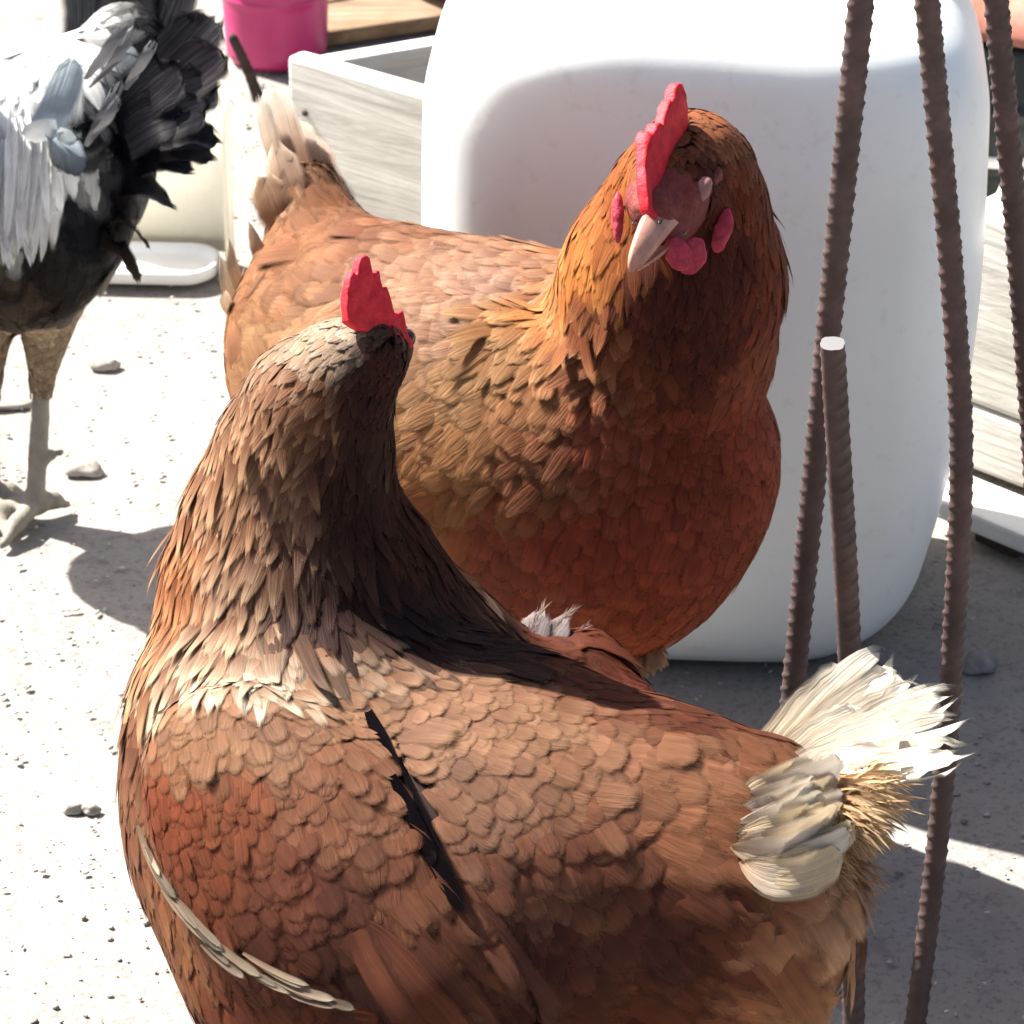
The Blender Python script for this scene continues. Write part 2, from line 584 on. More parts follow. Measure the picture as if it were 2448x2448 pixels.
class Bird:
    def __init__(self, name, base, label, group=None):
        self.base = np.asarray(base, float)
        self.root = empty(name, tuple(self.base), label, 'rooster' if name == 'rooster' else 'hen', group)
        self.s = Sdf()

    def part(self, name, V, Q, C, uv, mat):
        me = mesh_np(name, V - self.base, Q, C, uv)
        return link_mesh(name, me, mat, self.root)

    def body(self, colour_fn, h=0.0034):
        pts = []
        for t, a, b, c, e, k in self.s.pr:
            if t == 'c':
                pts += [a - c, a + c, b - e, b + e]
            else:
                m = c.max()
                pts += [a - m, a + m]
        pts = np.array(pts)
        V, Q = self.s.mesh(pts.min(0), pts.max(0), h)
        self.V, self.Q = V, Q
        o = self.part('body', V - self.s.grad(V) * np.clip((V[:, 2:] - .06) / .04, 0, 1) * .0026, Q, colour_fn(V), None, M['body'])
        ALL_BVH.append(BVHTree.FromPolygons([Vector(v) for v in V], [tuple(int(i) for i in q) for q in Q]))
        return o

    def plumage(self, anchors, skip=None, mat='feather', n_parts=250, power=4.0, seed=3, lift_all=0.17, deep=0.0, gain=1.0):
        """anchors: (px, py, to_px, to_py, L, W, spacing, kind, base colour, tip colour, lift[, D])"""
        global rng
        r = np.random.default_rng(seed)
        A, DRS, LW, CB, CT = [], [], [], [], []
        kinds = []
        for a in anchors:
            if len(a) > 11:
                p = at(a[0], a[1], a[11])
                p = self.s.project(p[None], 6)[0]
            else:
                p = self.s.hit(a[0], a[1])
            D = (p - CAM) @ FWD
            q = at(a[2], a[3], D) if len(a) <= 12 else at(a[2], a[3], a[12])
            p_on = at(a[0], a[1], D)
            A.append(p)
            DRS.append(nrm(q - p_on))
            LW.append((a[4], a[5], a[6], a[10]))
            CB.append(a[8])
            CT.append(a[9])
            kinds.append(a[7])
        A, DRS, LW, CB, CT = map(np.array, (A, DRS, LW, CB, CT))
        # candidate points, area weighted
        V, Q = self.V, self.Q
        tri = np.concatenate([Q[:, [0, 1, 2]], Q[:, [0, 2, 3]]])
        e1, e2 = V[tri[:, 1]] - V[tri[:, 0]], V[tri[:, 2]] - V[tri[:, 0]]
        ar = np.linalg.norm(np.cross(e1, e2), axis=1)
        nc = 110000
        ti = r.choice(len(tri), nc, p=ar / ar.sum())
        u, v = r.random(nc), r.random(nc)
        fl = u + v > 1
        u[fl], v[fl] = 1 - u[fl], 1 - v[fl]
        P = V[tri[ti, 0]] + e1[ti] * u[:, None] + e2[ti] * v[:, None]
        nr = self.s.grad(P)
        if skip is not None:
            keep = ~skip(P)
            P, nr = P[keep], nr[keep]
        d2 = ((P[:, None] - A[None]) ** 2).sum(-1) + 1e-8
        w = d2 ** (-power / 2)
        w /= w.sum(1, keepdims=True)
        lw = w @ LW
        near = w.argmax(1)
        # dart throwing on a hash grid
        cell = 0.012
        grid = {}
        keep = []
        for i in range(len(P)):
            sp = lw[i, 2] * 0.78
            k0 = tuple((P[i] // cell).astype(int))
            ok = True
            for dx in (-1, 0, 1):
                for dy in (-1, 0, 1):
                    for dz in (-1, 0, 1):
                        for j in grid.get((k0[0] + dx, k0[1] + dy, k0[2] + dz), ()):
                            q = P[i] - P[j]
                            if q @ q < sp * sp:
                                ok = False
                                break
                        if not ok:
                            break
                    if not ok:
                        break
                if not ok:
                    break
            if ok:
                keep.append(i)
                grid.setdefault(k0, []).append(i)
        keep = np.array(keep)
        P, nr, w, lw, near = P[keep], nr[keep], w[keep], lw[keep], near[keep]
        N = len(P)
        Dr = w @ DRS + 0.15 * r.standard_normal((N, 3))
        # patchy colour choice: mostly the blend, partly the nearest anchors drawn at random
        pick = np.array([r.choice(len(A), p=wi) for wi in (w ** 1.5) / (w ** 1.5).sum(1, keepdims=True)])
        cb = 0.75 * (w @ CB) + 0.25 * CB[pick]
        ct = 0.6 * (w @ CT) + 0.4 * CT[pick]
        v = np.exp(0.09 * r.standard_normal((N, 1)))
        if deep:
            cb, ct = deepen(cb, deep) * gain, deepen(ct, deep * .8) * gain * 1.22
        cb, ct = cb * v, ct * v * np.exp(0.12 * r.standard_normal((N, 1)))
        Lh = lw[:, 0] * np.exp(0.20 * r.standard_normal(N))
        Wh = lw[:, 1] * np.exp(0.17 * r.standard_normal(N)) * 0.5
        lift = lw[:, 3] * np.exp(0.45 * r.standard_normal(N)) * lift_all
        lift = np.where(r.random(N) < .05, lift * 2.4, lift)
        kn = np.array([kinds[i] for i in pick])
        rng = r
        outV, outC, outU = [], [], []
        for kd in PROF:
            m = kn == kd
            if not m.any():
                continue
            Vf, Cf, Uf, rows = laid_feathers(self.s, P[m], Dr[m], Lh[m], Wh[m], lift[m], cb[m], ct[m], kd,
                                             jag=0.08 if kd == 'fluff' else 0.05)
            outV.append(Vf)
            outC.append(Cf)
            outU.append(Uf)
        Vf, Cf, Uf = np.concatenate(outV), np.concatenate(outC), np.concatenate(outU)
        print('FEATHERS', len(Vf))
        self.feathers = (Vf, Cf, Uf, rows)
        self.n_parts = n_parts
        self.fmat = M[mat]

    def finish_plumage(self):
        """the feathers that show largest become parts of their own, the rest one mass"""
        Vf, Cf, Uf, rows = self.feathers
        N = len(Vf)
        px, py, D = proj(Vf.reshape(-1, 3))
        px, py = px.reshape(N, -1), py.reshape(N, -1)
        area = (px.max(1) - px.min(1)) * (py.max(1) - py.min(1))
        inside = (px.mean(1) > 0) & (px.mean(1) < 2448) & (py.mean(1) > 0) & (py.mean(1) < 2448)
        mid = Vf.mean(1)
        tip = Vf[:, (rows - 2) * NS + NS // 2]
        nr = self.s.grad(tip)
        face = (nr * nrm(CAM - tip)).sum(1)
        area = np.where(inside & (face > 0.12), area * np.clip(face, 0, 1), 0)
        chosen = []
        for i in np.argsort(-area):
            if len(chosen) >= self.n_parts or area[i] <= 0:
                break
            o = Vector(CAM)
            d = Vector(tip[i]) - o
            L = d.length
            d.normalize()
            if any((h := b.ray_cast(o, d))[0] is not None and h[3] < L - 0.02 for b in ALL_BVH):
                continue
            chosen.append(i)
        sel = np.zeros(N, bool)
        sel[chosen] = True
        q1 = feather_faces(rows, NS, 1)
        for i in chosen:
            self.part('feather', Vf[i], q1, Cf[i], Uf[i], self.fmat)
        rest = ~sel
        nR = int(rest.sum())
        o = self.part('plumage', Vf[rest].reshape(-1, 3), feather_faces(rows, NS, nR), Cf[rest].reshape(-1, 4), Uf[rest].reshape(-1, 2), self.fmat)
        o['kind'] = 'stuff'


def plate(name, outline, nvec, th, mat, parent, base, bevel=0.0012):
    """fleshy plate from a 3D outline, thickness along nvec, rounded rim"""
    bm = bmesh.new()
    nvec = nrm(nvec)
    vs = [bm.verts.new(tuple(np.asarray(p) - base - nvec * th / 2)) for p in outline]
    f = bm.faces.new(vs)
    r = bmesh.ops.extrude_face_region(bm, geom=[f])
    top = [v for v in r['geom'] if isinstance(v, bmesh.types.BMVert)]
    for v in top:
        v.co += Vector(nvec * th)
    bmesh.ops.recalc_face_normals(bm, faces=bm.faces[:])
    big = [x for x in bm.faces if len(x.verts) == len(outline)]
    eds = list({e for x in big for e in x.edges})
    bmesh.ops.bevel(bm, geom=eds, offset=bevel, segments=3, profile=0.5, affect='EDGES', clamp_overlap=True)
    big = [x for x in bm.faces if len(x.verts) > 8]
    bmesh.ops.triangulate(bm, faces=big)
    for _ in range(2):
        bmesh.ops.subdivide_edges(bm, edges=[e for e in bm.edges if e.calc_length() > .0022], cuts=1)
        bmesh.ops.triangulate(bm, faces=[x for x in bm.faces if len(x.verts) > 4])
    c0 = sum((v.co for v in bm.verts), Vector()) / len(bm.verts)
    nv = Vector(nvec)
    for v in bm.verts:
        sgn = 1 if (v.co - c0).dot(nv) > 0 else -1
        q = v.co * 210
        v.co += nv * (sgn * th * (.16 * mnoise.noise(q) + .10 * mnoise.noise(q * 2.3)))
    bmesh.ops.smooth_vert(bm, verts=bm.verts[:], factor=.4, use_axis_x=True, use_axis_y=True, use_axis_z=True)
    me = bm_mesh(name, bm)
    return link_mesh(name, me, mat, parent)


def beak_loft(name, path, wid, hgt, up, side, mat, parent, base, low=0.55):
    """horn beak: ridged cross-sections along a path, closed at the tip"""
    path = np.asarray(path, float)
    u = np.linspace(0, 1, len(path))
    n = 15
    uu = np.linspace(0, 1, n)
    P = np.stack([np.interp(uu, u, path[:, i]) for i in range(3)], 1)
    for _ in range(2):
        P[1:-1] = .25 * P[:-2] + .5 * P[1:-1] + .25 * P[2:]
    sec = [(-1, -low), (-.86, -.1), (-.5, .55), (-.14, .95), (0, 1.0), (.14, .95), (.5, .55), (.86, -.1), (1, -low), (.5, -low * .8), (0, -low * .7), (-.5, -low * .8)]
    V = []
    for i in range(n):
        w, h = np.interp(uu[i], np.linspace(0, 1, len(wid)), wid), np.interp(uu[i], np.linspace(0, 1, len(hgt)), hgt)
        for a, b in sec:
            V.append(P[i] + np.asarray(side) * a * w + np.asarray(up) * b * h)
    k = len(sec)
    Q = [(i * k + j, i * k + (j + 1) % k, (i + 1) * k + (j + 1) % k, (i + 1) * k + j) for i in range(n - 1) for j in range(k)]
    bm = bmesh.new()
    vs = [bm.verts.new(tuple(v - base)) for v in np.array(V)]
    for q in Q:
        bm.faces.new([vs[i] for i in q])
    bm.faces.new(vs[:k][::-1])
    bm.faces.new(vs[-k:])
    return link_mesh(name, bm_mesh(name, bm), mat, parent)


def sdf_part(name, s, mat, parent, base, h=0.0016, rough=0.0):
    pts = []
    for t, a, b, c, e, k in s.pr:
        if t == 'c':
            pts += [a - c, a + c, b - e, b + e]
        else:
            pts += [a - c.max(), a + c.max()]
    pts = np.array(pts)
    V, Q = s.mesh(pts.min(0), pts.max(0), h)
    if rough:
        g = s.grad(V)
        V = V + g * np.array([rough * (mnoise.noise(Vector(v) * 170) + .6 * mnoise.noise(Vector(v) * 420)) for v in V])[:, None]
    return link_mesh(name, mesh_np(name, V - base, Q), mat, parent)


def smooth_poly(pts, it=2):
    """Chaikin rounding of an open path"""
    p = np.asarray(pts, float)
    for _ in range(it):
        a = 0.75 * p[:-1] + 0.25 * p[1:]
        b = 0.25 * p[:-1] + 0.75 * p[1:]
        p = np.concatenate([p[:1], np.stack([a, b], 1).reshape(-1, 3), p[-1:]])
    return p


def leg_prims(s, hip, foot, fwd, shank_r=0.0062, knee_h=0.085, back=0.03, toe=0.05):
    """thigh, shank and four toes down to the ground, added to a body"""
    hip, foot = np.asarray(hip, float), np.asarray(foot, float)
    fwd = nrm(np.array([fwd[0], fwd[1], 0.0]))
    sd = np.array([-fwd[1], fwd[0], 0])
    hock = foot - fwd * back * 0.6 + np.array([0, 0, knee_h])
    ank = foot + np.array([0, 0, 0.010])
    s.cone(hip, hock * 0.55 + hip * 0.45, 0.034, 0.023, 0.02)
    s.cone(hock * 0.55 + hip * 0.45, hock, 0.022, 0.0085, 0.012)
    s.cone(hock, ank, shank_r * 1.12, shank_r, 0.005)
    for a, L in ((0.0, toe), (0.5, toe * .85), (-0.5, toe * .85), (2.9, toe * .45)):
        d = fwd * math.cos(a) + sd * math.sin(a)
        m = foot + d * L * 0.55 + np.array([0, 0, 0.009])
        e = foot + d * L + np.array([0, 0, 0.0035])
        s.cone(ank, m, shank_r * .85, shank_r * .72, 0.004)
        s.cone(m, e, shank_r * .72, 0.0028, 0.003)
    return hock


def to3(*c):
    return tuple(c)

# ================================================================== the setting
def mat_ground():
    m, nt, b = new_mat('dusty_concrete')
    oc = obj_coord(nt)
    n1 = noise(nt, 3.5, 6, 0.6, oc)
    n2 = noise(nt, 55.0, 5, 0.65, oc)
    n3 = noise(nt, 260.0, 3, 0.6, oc)
    vor = nt.nodes.new('ShaderNodeTexVoronoi')
    vor.inputs['Scale'].default_value = 170.0
    vor.inputs['Randomness'].default_value = 1.0
    nt.links.new(oc, vor.inputs['Vector'])
    r1 = ramp(nt, n1.outputs['Fac'], [(0.3, (0.205, 0.185, 0.170)), (0.55, (0.255, 0.236, 0.216)), (0.75, (0.29, 0.27, 0.246))])
    r2 = ramp(nt, n2.outputs['Fac'], [(0.30, (0.74, 0.72, 0.71)), (0.44, (0.98, 0.98, 0.98)), (0.7, (1.06, 1.05, 1.04))])
    r3 = ramp(nt, n3.outputs['Fac'], [(0.34, (0.62, 0.60, 0.59)), (0.47, (1, 1, 1))])
    c = mixc(nt, 1.0, r1.outputs[0], r2.outputs[0], 'MULTIPLY')
    c = mixc(nt, 0.7, c, r3.outputs[0], 'MULTIPLY')
    nt.links.new(c, b.inputs['Base Color'])
    b.inputs['Roughness'].default_value = 0.92
    b.inputs['Specular IOR Level'].default_value = 0.15
    add = nt.nodes.new('ShaderNodeMath')
    add.operation = 'MULTIPLY_ADD'
    nt.links.new(n3.outputs['Fac'], add.inputs[0])
    add.inputs[1].default_value = 0.5
    nt.links.new(n2.outputs['Fac'], add.inputs[2])
    bump(nt, b, add.outputs[0], 0.35, 0.005)
    return m


def mat_wood(name, dark, mid, light, scale=(3.0, 40.0, 40.0), blotch=(0.75, 0.72, 0.62)):
    m, nt, b = new_mat(name)
    oc = obj_coord(nt)
    n1 = noise(nt, 2.2, 7, 0.65, mapping(nt, oc, scale), 0.6)
    n2 = noise(nt, 14.0, 4, 0.6, oc)
    r1 = ramp(nt, n1.outputs['Fac'], [(0.28, dark), (0.5, mid), (0.72, light)])
    r2 = ramp(nt, n2.outputs['Fac'], [(0.35, blotch), (0.6, (1, 1, 1))])
    nt.links.new(mixc(nt, 1.0, r1.outputs[0], r2.outputs[0], 'MULTIPLY'), b.inputs['Base Color'])
    b.inputs['Roughness'].default_value = 0.85
    b.inputs['Specular IOR Level'].default_value = 0.2
    bump(nt, b, n1.outputs['Fac'], 0.5, 0.003)
    return m


def mat_plastic(name, c1, c2, rough=0.38, scale=9.0, sss=0.0, spec=0.45):
    m, nt, b = new_mat(name)
    oc = obj_coord(nt)
    n = noise(nt, scale, 6, 0.6, oc, 0.4)
    n2 = noise(nt, scale * 22, 3, 0.6, oc)
    r = ramp(nt, n.outputs['Fac'], [(0.32, c1), (0.66, c2)])
    r2 = ramp(nt, n2.outputs['Fac'], [(0.28, (0.93, 0.92, 0.90)), (0.42, (1, 1, 1))])
    nt.links.new(mixc(nt, 1.0, r.outputs[0], r2.outputs[0], 'MULTIPLY'), b.inputs['Base Color'])
    rr = ramp(nt, n.outputs['Fac'], [(0.3, (rough + .12,) * 3), (0.7, (rough - .05,) * 3)])
    nt.links.new(rr.outputs[0], b.inputs['Roughness'])
    b.inputs['Specular IOR Level'].default_value = spec
    if sss:
        b.inputs['Subsurface Weight'].default_value = sss
        b.inputs['Subsurface Radius'].default_value = (0.02, 0.018, 0.015)
        b.inputs['Subsurface Scale'].default_value = 1.2
    bump(nt, b, n2.outputs['Fac'], 0.06, 0.002)
    return m


M['ground'] = mat_ground()
M['grey_wood'] = mat_wood('weathered_grey_wood', (0.44, 0.42, 0.385), (0.60, 0.585, 0.545), (0.72, 0.705, 0.665), (3.0, 3.0, 40.0), (0.86, 0.85, 0.80))
M['brown_wood'] = mat_wood('brown_wood', (0.10, 0.065, 0.042), (0.20, 0.135, 0.09), (0.30, 0.22, 0.155))
M['jug'] = mat_plastic('white_plastic', (0.68, 0.72, 0.71), (0.75, 0.79, 0.79), 0.34, 5.0, 0.5)
M['cream'] = mat_plastic('cream_plastic', (0.62, 0.585, 0.46), (0.72, 0.69, 0.58), 0.36, 12.0, 0.2)
M['pink'] = mat_plastic('magenta_plastic', (0.36, 0.018, 0.11), (0.46, 0.03, 0.15), 0.36, 16.0)
M['green'] = mat_plastic('dark_green_plastic', (0.005, 0.010, 0.010), (0.010, 0.018, 0.017), 0.42, 14.0)
M['white_bowl'] = mat_plastic('chalky_white', (0.66, 0.66, 0.64), (0.78, 0.78, 0.76), 0.5, 20.0)
M['clay'] = mat_wood('red_clay', (0.30, 0.10, 0.075), (0.40, 0.16, 0.12), (0.46, 0.22, 0.17), (9, 9, 9))
M['dark_stick'] = mat_wood('dark_twig', (0.025, 0.018, 0.018), (0.05, 0.035, 0.032), (0.08, 0.06, 0.055))
M['grey_stone'] = mat_wood('grey_stone', (0.20, 0.185, 0.175), (0.30, 0.28, 0.265), (0.40, 0.38, 0.36), (30, 30, 30))


def mat_rust():
    m, nt, b = new_mat('rusty_steel')
    oc = obj_coord(nt)
    n = noise(nt, 60.0, 5, 0.65, oc)
    n2 = noise(nt, 9.0, 3, 0.5, oc)
    r = ramp(nt, n.outputs['Fac'], [(0.3, (0.036, 0.022, 0.021)), (0.55, (0.064, 0.041, 0.039)), (0.75, (0.098, 0.066, 0.060))])
    r2 = ramp(nt, n2.outputs['Fac'], [(0.3, (0.75, 0.72, 0.75)), (0.65, (1.1, 1.0, 0.95))])
    nt.links.new(mixc(nt, 1.0, r.outputs[0], r2.outputs[0], 'MULTIPLY'), b.inputs['Base Color'])
    b.inputs['Roughness'].default_value = 0.72
    b.inputs['Metallic'].default_value = 0.15
    bump(nt, b, n.outputs['Fac'], 0.4, 0.0015)
    return m


M['rust'] = mat_rust()
M['cut_steel'] = mat_plain('cut_steel', (0.15, 0.15, 0.155), 0.6, 0.3)
M['cut_steel'].node_tree.nodes['Principled BSDF'].inputs['Metallic'].default_value = 0.6

# ---- ground: one sheet to the horizon, finer near the birds
bm = bmesh.new()
gx = [-200, -40, -8, -2] + list(np.linspace(-1.2, 1.2, 61)) + [2, 8, 40, 200]
gy = [-200, -40, -8, -1, 0.4] + list(np.linspace(0.9, 3.9, 76)) + [5, 10, 40, 200]
gv = {}
for i, x in enumerate(gx):
    for j, y in enumerate(gy):
        z = 0.0
        if abs(x) < 1.2 and 0.9 < y < 3.9:
            z = 0.0035 * mnoise.noise((x * 5, y * 5, 0.3)) + 0.0018 * mnoise.noise((x * 17, y * 17, 4.0)) - 0.002
        gv[i, j] = bm.verts.new((x, y, z))
for i in range(len(gx) - 1):
    for j in range(len(gy) - 1):
        bm.faces.new((gv[i, j], gv[i + 1, j], gv[i + 1, j + 1], gv[i, j + 1]))
ground = link_mesh('ground', bm_mesh('ground', bm), M['ground'])
tag(ground, kind='structure')

# ---- gravel grains strewn over it
def grains(n, seed, xr, yr, smin, smax):
    r = np.random.default_rng(seed)
    bmi = bmesh.new()
    bmesh.ops.create_icosphere(bmi, subdivisions=1, radius=1.0)
    iv = np.array([v.co[:] for v in bmi.verts])
    iff = np.array([[v.index for v in f.verts] for f in bmi.faces])
    bmi.free()
    sc = smin * (smax / smin) ** (r.random(n) ** 2.2)
    pos = np.stack([r.uniform(*xr, n), r.uniform(*yr, n), np.zeros(n)], 1)
    an = r.uniform(0, 6.283, n)
    sh = np.stack([r.uniform(.7, 1.5, n), r.uniform(.6, 1.1, n), r.uniform(.16, .42, n)], 1)
    V = iv[None] * (1 + 0.22 * r.standard_normal((n, len(iv), 1))) * sh[:, None] * sc[:, None, None]
    x = V[..., 0] * np.cos(an)[:, None] - V[..., 1] * np.sin(an)[:, None]
    y = V[..., 0] * np.sin(an)[:, None] + V[..., 1] * np.cos(an)[:, None]
    V = np.stack([x, y, V[..., 2]], -1) + pos[:, None]
    V[..., 2] += 0.15 * sc[:, None]
    Fq = (iff[None] + (np.arange(n) * len(iv))[:, None, None]).reshape(-1, 3)
    g = r.uniform(0.16, 0.40, (n, 1, 1)) * np.array([1.0, 0.93, 0.87])
    C = np.broadcast_to(g, (n, len(iv), 3)).reshape(-1, 3)
    return mesh_np('gravel', V.reshape(-1, 3), Fq, C)


M['grain'] = mat_attr('gravel_grains', 0.9, 300.0, 0.25, 0.2)
gr = link_mesh('gravel', grains(9500, 5, (-0.45, 0.62), (1.05, 2.6), 0.0006, 0.0024), M['grain'], smooth=False)
tag(gr, 'loose pale gravel grains strewn over the sunlit ground', 'gravel', kind='stuff')


def stone(px, py, sx, sy, sz, label, seed, rot=0.0):
    p = gnd(px, py)
    bm = bmesh.new()
    bmesh.ops.create_icosphere(bm, subdivisions=3, radius=1.0)
    for v in bm.verts:
        n = 1 + 0.35 * mnoise.noise(v.co * 1.3 + Vector((seed * 3.1, 0, 0))) + 0.12 * mnoise.noise(v.co * 4 + Vector((0, seed, 0)))
        v.co = Vector((v.co.x * sx * n, v.co.y * sy * n, max(v.co.z, -0.5) * sz * n + sz * 0.35))
    o = link_mesh('stone', bm_mesh('stone', bm), M['grey_stone'])
    o.location = p
    o.rotation_euler.z = rot
    return tag(o, label, 'stone', 'small stones on the ground')


stone(200, 1125, 0.0125, 0.008, 0.0045, 'flat elongated grey stone on the ground right of the rooster foot', 1, -0.1)
stone(250, 875, 0.010, 0.006, 0.004, 'small rounded pale stone beside the rooster thigh', 2)
stone(175, 1936, 0.005, 0.004, 0.0035, 'small grey pebble of a pair left of the near hen', 3)
stone(218, 1940, 0.005, 0.0035, 0.003, 'flatter grey pebble of a pair touching its twin left of the near hen', 4)
stone(25, 970, 0.014, 0.006, 0.003, 'thin flat grey stone at the left edge behind the rooster leg', 5, 0.1)
stone(2342, 1595, 0.010, 0.007, 0.006, 'dark stone lying in the shadow right of the bent rebar', 6)

# ---- white jerrycan
def make_jug():
    base = gnd(1680, 1662)
    a0, b0, H = 0.1420, 0.115, 0.372
    cx, cy = base[0], base[1] + b0
    root = empty('jerrycan', (cx, cy, 0), 'large white plastic jerrycan standing behind the two brown hens', 'jerrycan')
    root.rotation_euler.z = R(-4)
    nz, na = 64, 96
    prof = []
    for i in range(nz + 1):
        u = i / nz
        z = H * u
        rb, rt = 0.050, 0.068
        ins = 0.0
        if z < 0.24:
            ins += 0.030 * (1 - z / 0.24) ** 2.0
        if z < rb:
            q = 1 - z / rb
            ins += rb * (1 - math.sqrt(max(0, 1 - q ** 2.2))) * 0.8
        if z > H - rt:
            q = (z - (H - rt)) / rt
            ins = rt * (1 - math.sqrt(max(0, 1 - q ** 2)))
        ry = 0.034
        insy = ins
        if z > H - rt:
            q = max(0, (z - (H - ry)) / ry)
            insy = ry * (1 - math.sqrt(max(0, 1 - q ** 2)))
        belly = 0.004 * math.sin(math.pi * u)
        prof.append((z, ins - belly, (insy - belly) if z > 0.25 else (ins * 0.55 - belly)))
    V = []
    for z, ins, insy in prof:
        a, b = a0 - ins, b0 - insy
        ex = 4.2
        for k in range(na):
            th = 2 * math.pi * k / na
            c, s = math.cos(th), math.sin(th)
            # superellipse corners
            x = a * math.copysign(abs(c) ** (2 / ex), c)
            y = b * math.copysign(abs(s) ** (2 / ex), s)
            zz = z
            # the shoulder swells down in front of the handle
            if z > 0.24 and y < 0:
                g = math.exp(-((x - 0.018) / 0.052) ** 2)
                y += 0.010 * g * max(0, (z - 0.30)) / 0.085
                zz -= 0.0
            # shallow label panel in front and mould seam
            if y < -b0 * 0.85:
                if abs(x) < 0.105 and 0.06 < z < 0.29:
                    y += 0.0022 * min(1, (0.105 - abs(x)) / 0.012) * min(1, (z - 0.06) / 0.02, (0.29 - z) / 0.02)
            V.append((x, y, zz))
    Q = []
    for i in range(nz):
        for k in range(na):
            Q.append((i * na + k, i * na + (k + 1) % na, (i + 1) * na + (k + 1) % na, (i + 1) * na + k))
    nV = len(V)
    V.append((0, 0, 0))
    V.append((0, 0, H))
    Q += [((k + 1) % na, k, nV, nV) for k in range(na)]
    Q += [(nz * na + k, nz * na + (k + 1) % na, nV + 1, nV + 1) for k in range(na)]
    bm = bmesh.new()
    vs = [bm.verts.new(v) for v in V]
    for q in Q:
        q = list(dict.fromkeys(q))
        bm.faces.new([vs[i] for i in q])
    link_mesh('body', bm_mesh('body', bm), M['jug'], root)
    # handle: arched bar on top, cap beside it
    s = Sdf()
    pts = smooth_poly([(-0.075, 0.0, H - 0.012), (-0.07, 0, H + 0.03), (0.0, 0, H + 0.042), (0.03, 0, H + 0.03), (0.04, 0, H - 0.012)], 2)
    for p, q in zip(pts[:-1], pts[1:]):
        s.cone(p, q, 0.012, 0.012, 0.006)
    sdf_part('handle', s, M['jug'], root, np.zeros(3), 0.003)
    bm = bmesh.new()
    n = 48
    rings = [(0.024, -0.012), (0.024, 0.002), (0.029, 0.004), (0.030, 0.020), (0.027, 0.024), (0.0, 0.0245)]
    vr = []
    for rr, z in rings:
        vr.append([bm.verts.new(((rr + (0.0009 * (k % 2) if 0.028 < rr else 0)) * math.cos(2 * math.pi * k / n), rr * math.sin(2 * math.pi * k / n), z)) for k in range(n)])
    for i in range(len(rings) - 1):
        for k in range(n):
            bm.faces.new((vr[i][k], vr[i][(k + 1) % n], vr[i + 1][(k + 1) % n], vr[i + 1][k]))
    bmesh.ops.remove_doubles(bm, verts=bm.verts[:], dist=1e-5)
    cap = link_mesh('cap', bm_mesh('cap', bm), M['cream'], root)
    cap.location = (0.088, 0.035, H - 0.010)
    return root


make_jug()


# ---- ribbed reinforcing bars
def rebar(path, r0, label, top_cut=False, rot=0.0):
    p = smooth_poly(path, 3)
    seg = np.linalg.norm(np.diff(p, axis=0), axis=1)
    cum = np.concatenate([[0], np.cumsum(seg)])
    n = int(cum[-1] / 0.0009)
    s = np.linspace(0, cum[-1], n)
    c = np.stack([np.interp(s, cum, p[:, i]) for i in range(3)], 1)
    d = nrm(np.gradient(c, axis=0))
    ref = np.array([1.0, 0.15, 0])
    u = nrm(ref[None] - d * (d @ ref)[:, None])
    v = np.cross(d, u)
    K = 20
    th = np.linspace(0, 2 * math.pi, K, endpoint=False)
    pitch = 0.0068
    # crescent ribs on the two halves of the bar, slanting opposite ways, and two lengthwise ribs
    ph = s[:, None] / pitch + 0.42 * np.cos(th)[None] * np.sign(np.sin(th))[None]
    rib = np.clip(np.cos(2 * math.pi * ph) * 2.4 - 1.2, 0, 1)
    cres = np.clip(np.abs(np.cos(th + rot))[None] * 1.7 - .55, 0, 1)
    rad = r0 * (0.92 + 0.13 * rib * cres + 0.03 * (np.abs(np.sin(th + rot)) > 0.97)[None])
    rad = rad * (1 + 0.012 * rng.standard_normal(rad.shape))
    V = c[:, None] + (u[:, None] * np.cos(th)[None, :, None] + v[:, None] * np.sin(th)[None, :, None]) * rad[..., None]
    V = V.reshape(-1, 3)
    i, k = np.meshgrid(np.arange(n - 1), np.arange(K), indexing='ij')
    Q = np.stack([i * K + k, i * K + (k + 1) % K, (i + 1) * K + (k + 1) % K, (i + 1) * K + k], -1).reshape(-1, 4)
    base = c[0] * np.array([1, 1, 0])
    root = empty('rebar', tuple(base), label, 'steel bar', 'ribbed steel bars')
    link_mesh('bar', mesh_np('bar', V - base, Q), M['rust'], root)
    for e, name in ((0, 'end_face'), (n - 1, 'end_face')):
        bm = bmesh.new()
        ring = V[e * K:(e + 1) * K] - base
        vs = [bm.verts.new(tuple(x + d[e] * (0.0002 if e else -0.0002))) for x in ring]
        bm.faces.new(vs)
        tilt = 1
        link_mesh(name, bm_mesh(name, bm), M['cut_steel'] if (top_cut and e) else M['rust'], root, smooth=False)
    return root


rebar([gnd(1800, 2560), at(1892, 1690, 1.545), at(1980, 800, 1.43), at(2072, -140, 1.33)], 0.0052,
      'rusty ribbed steel bar leaning left of the others, passing behind the cut bar')
rebar([gnd(2040, 2560), at(2042, 2000, 1.545), at(2030, 1500, 1.48), at(2003, 1050, 1.425), at(1990, 822, 1.398)], 0.0053,
      'short rusty ribbed steel bar with a bright cut end, in front of the jerrycan', True, 1.1)
rebar([gnd(2183, 2490), at(2250, 1960, 1.575), at(2282, 1500, 1.51), at(2304, 1080, 1.46), at(2275, 640, 1.42), at(2243, 300, 1.385), at(2205, -120, 1.35)], 0.0050,
      'long bent rusty ribbed steel bar crossing behind the near hen tail')
rebar([gnd(2520, 2100), at(2480, 1200, 1.58), at(2432, 560, 1.50), at(2402, 250, 1.46), at(2372, -120, 1.42)], 0.0052,
      'rusty ribbed steel bar at the right edge of the picture')


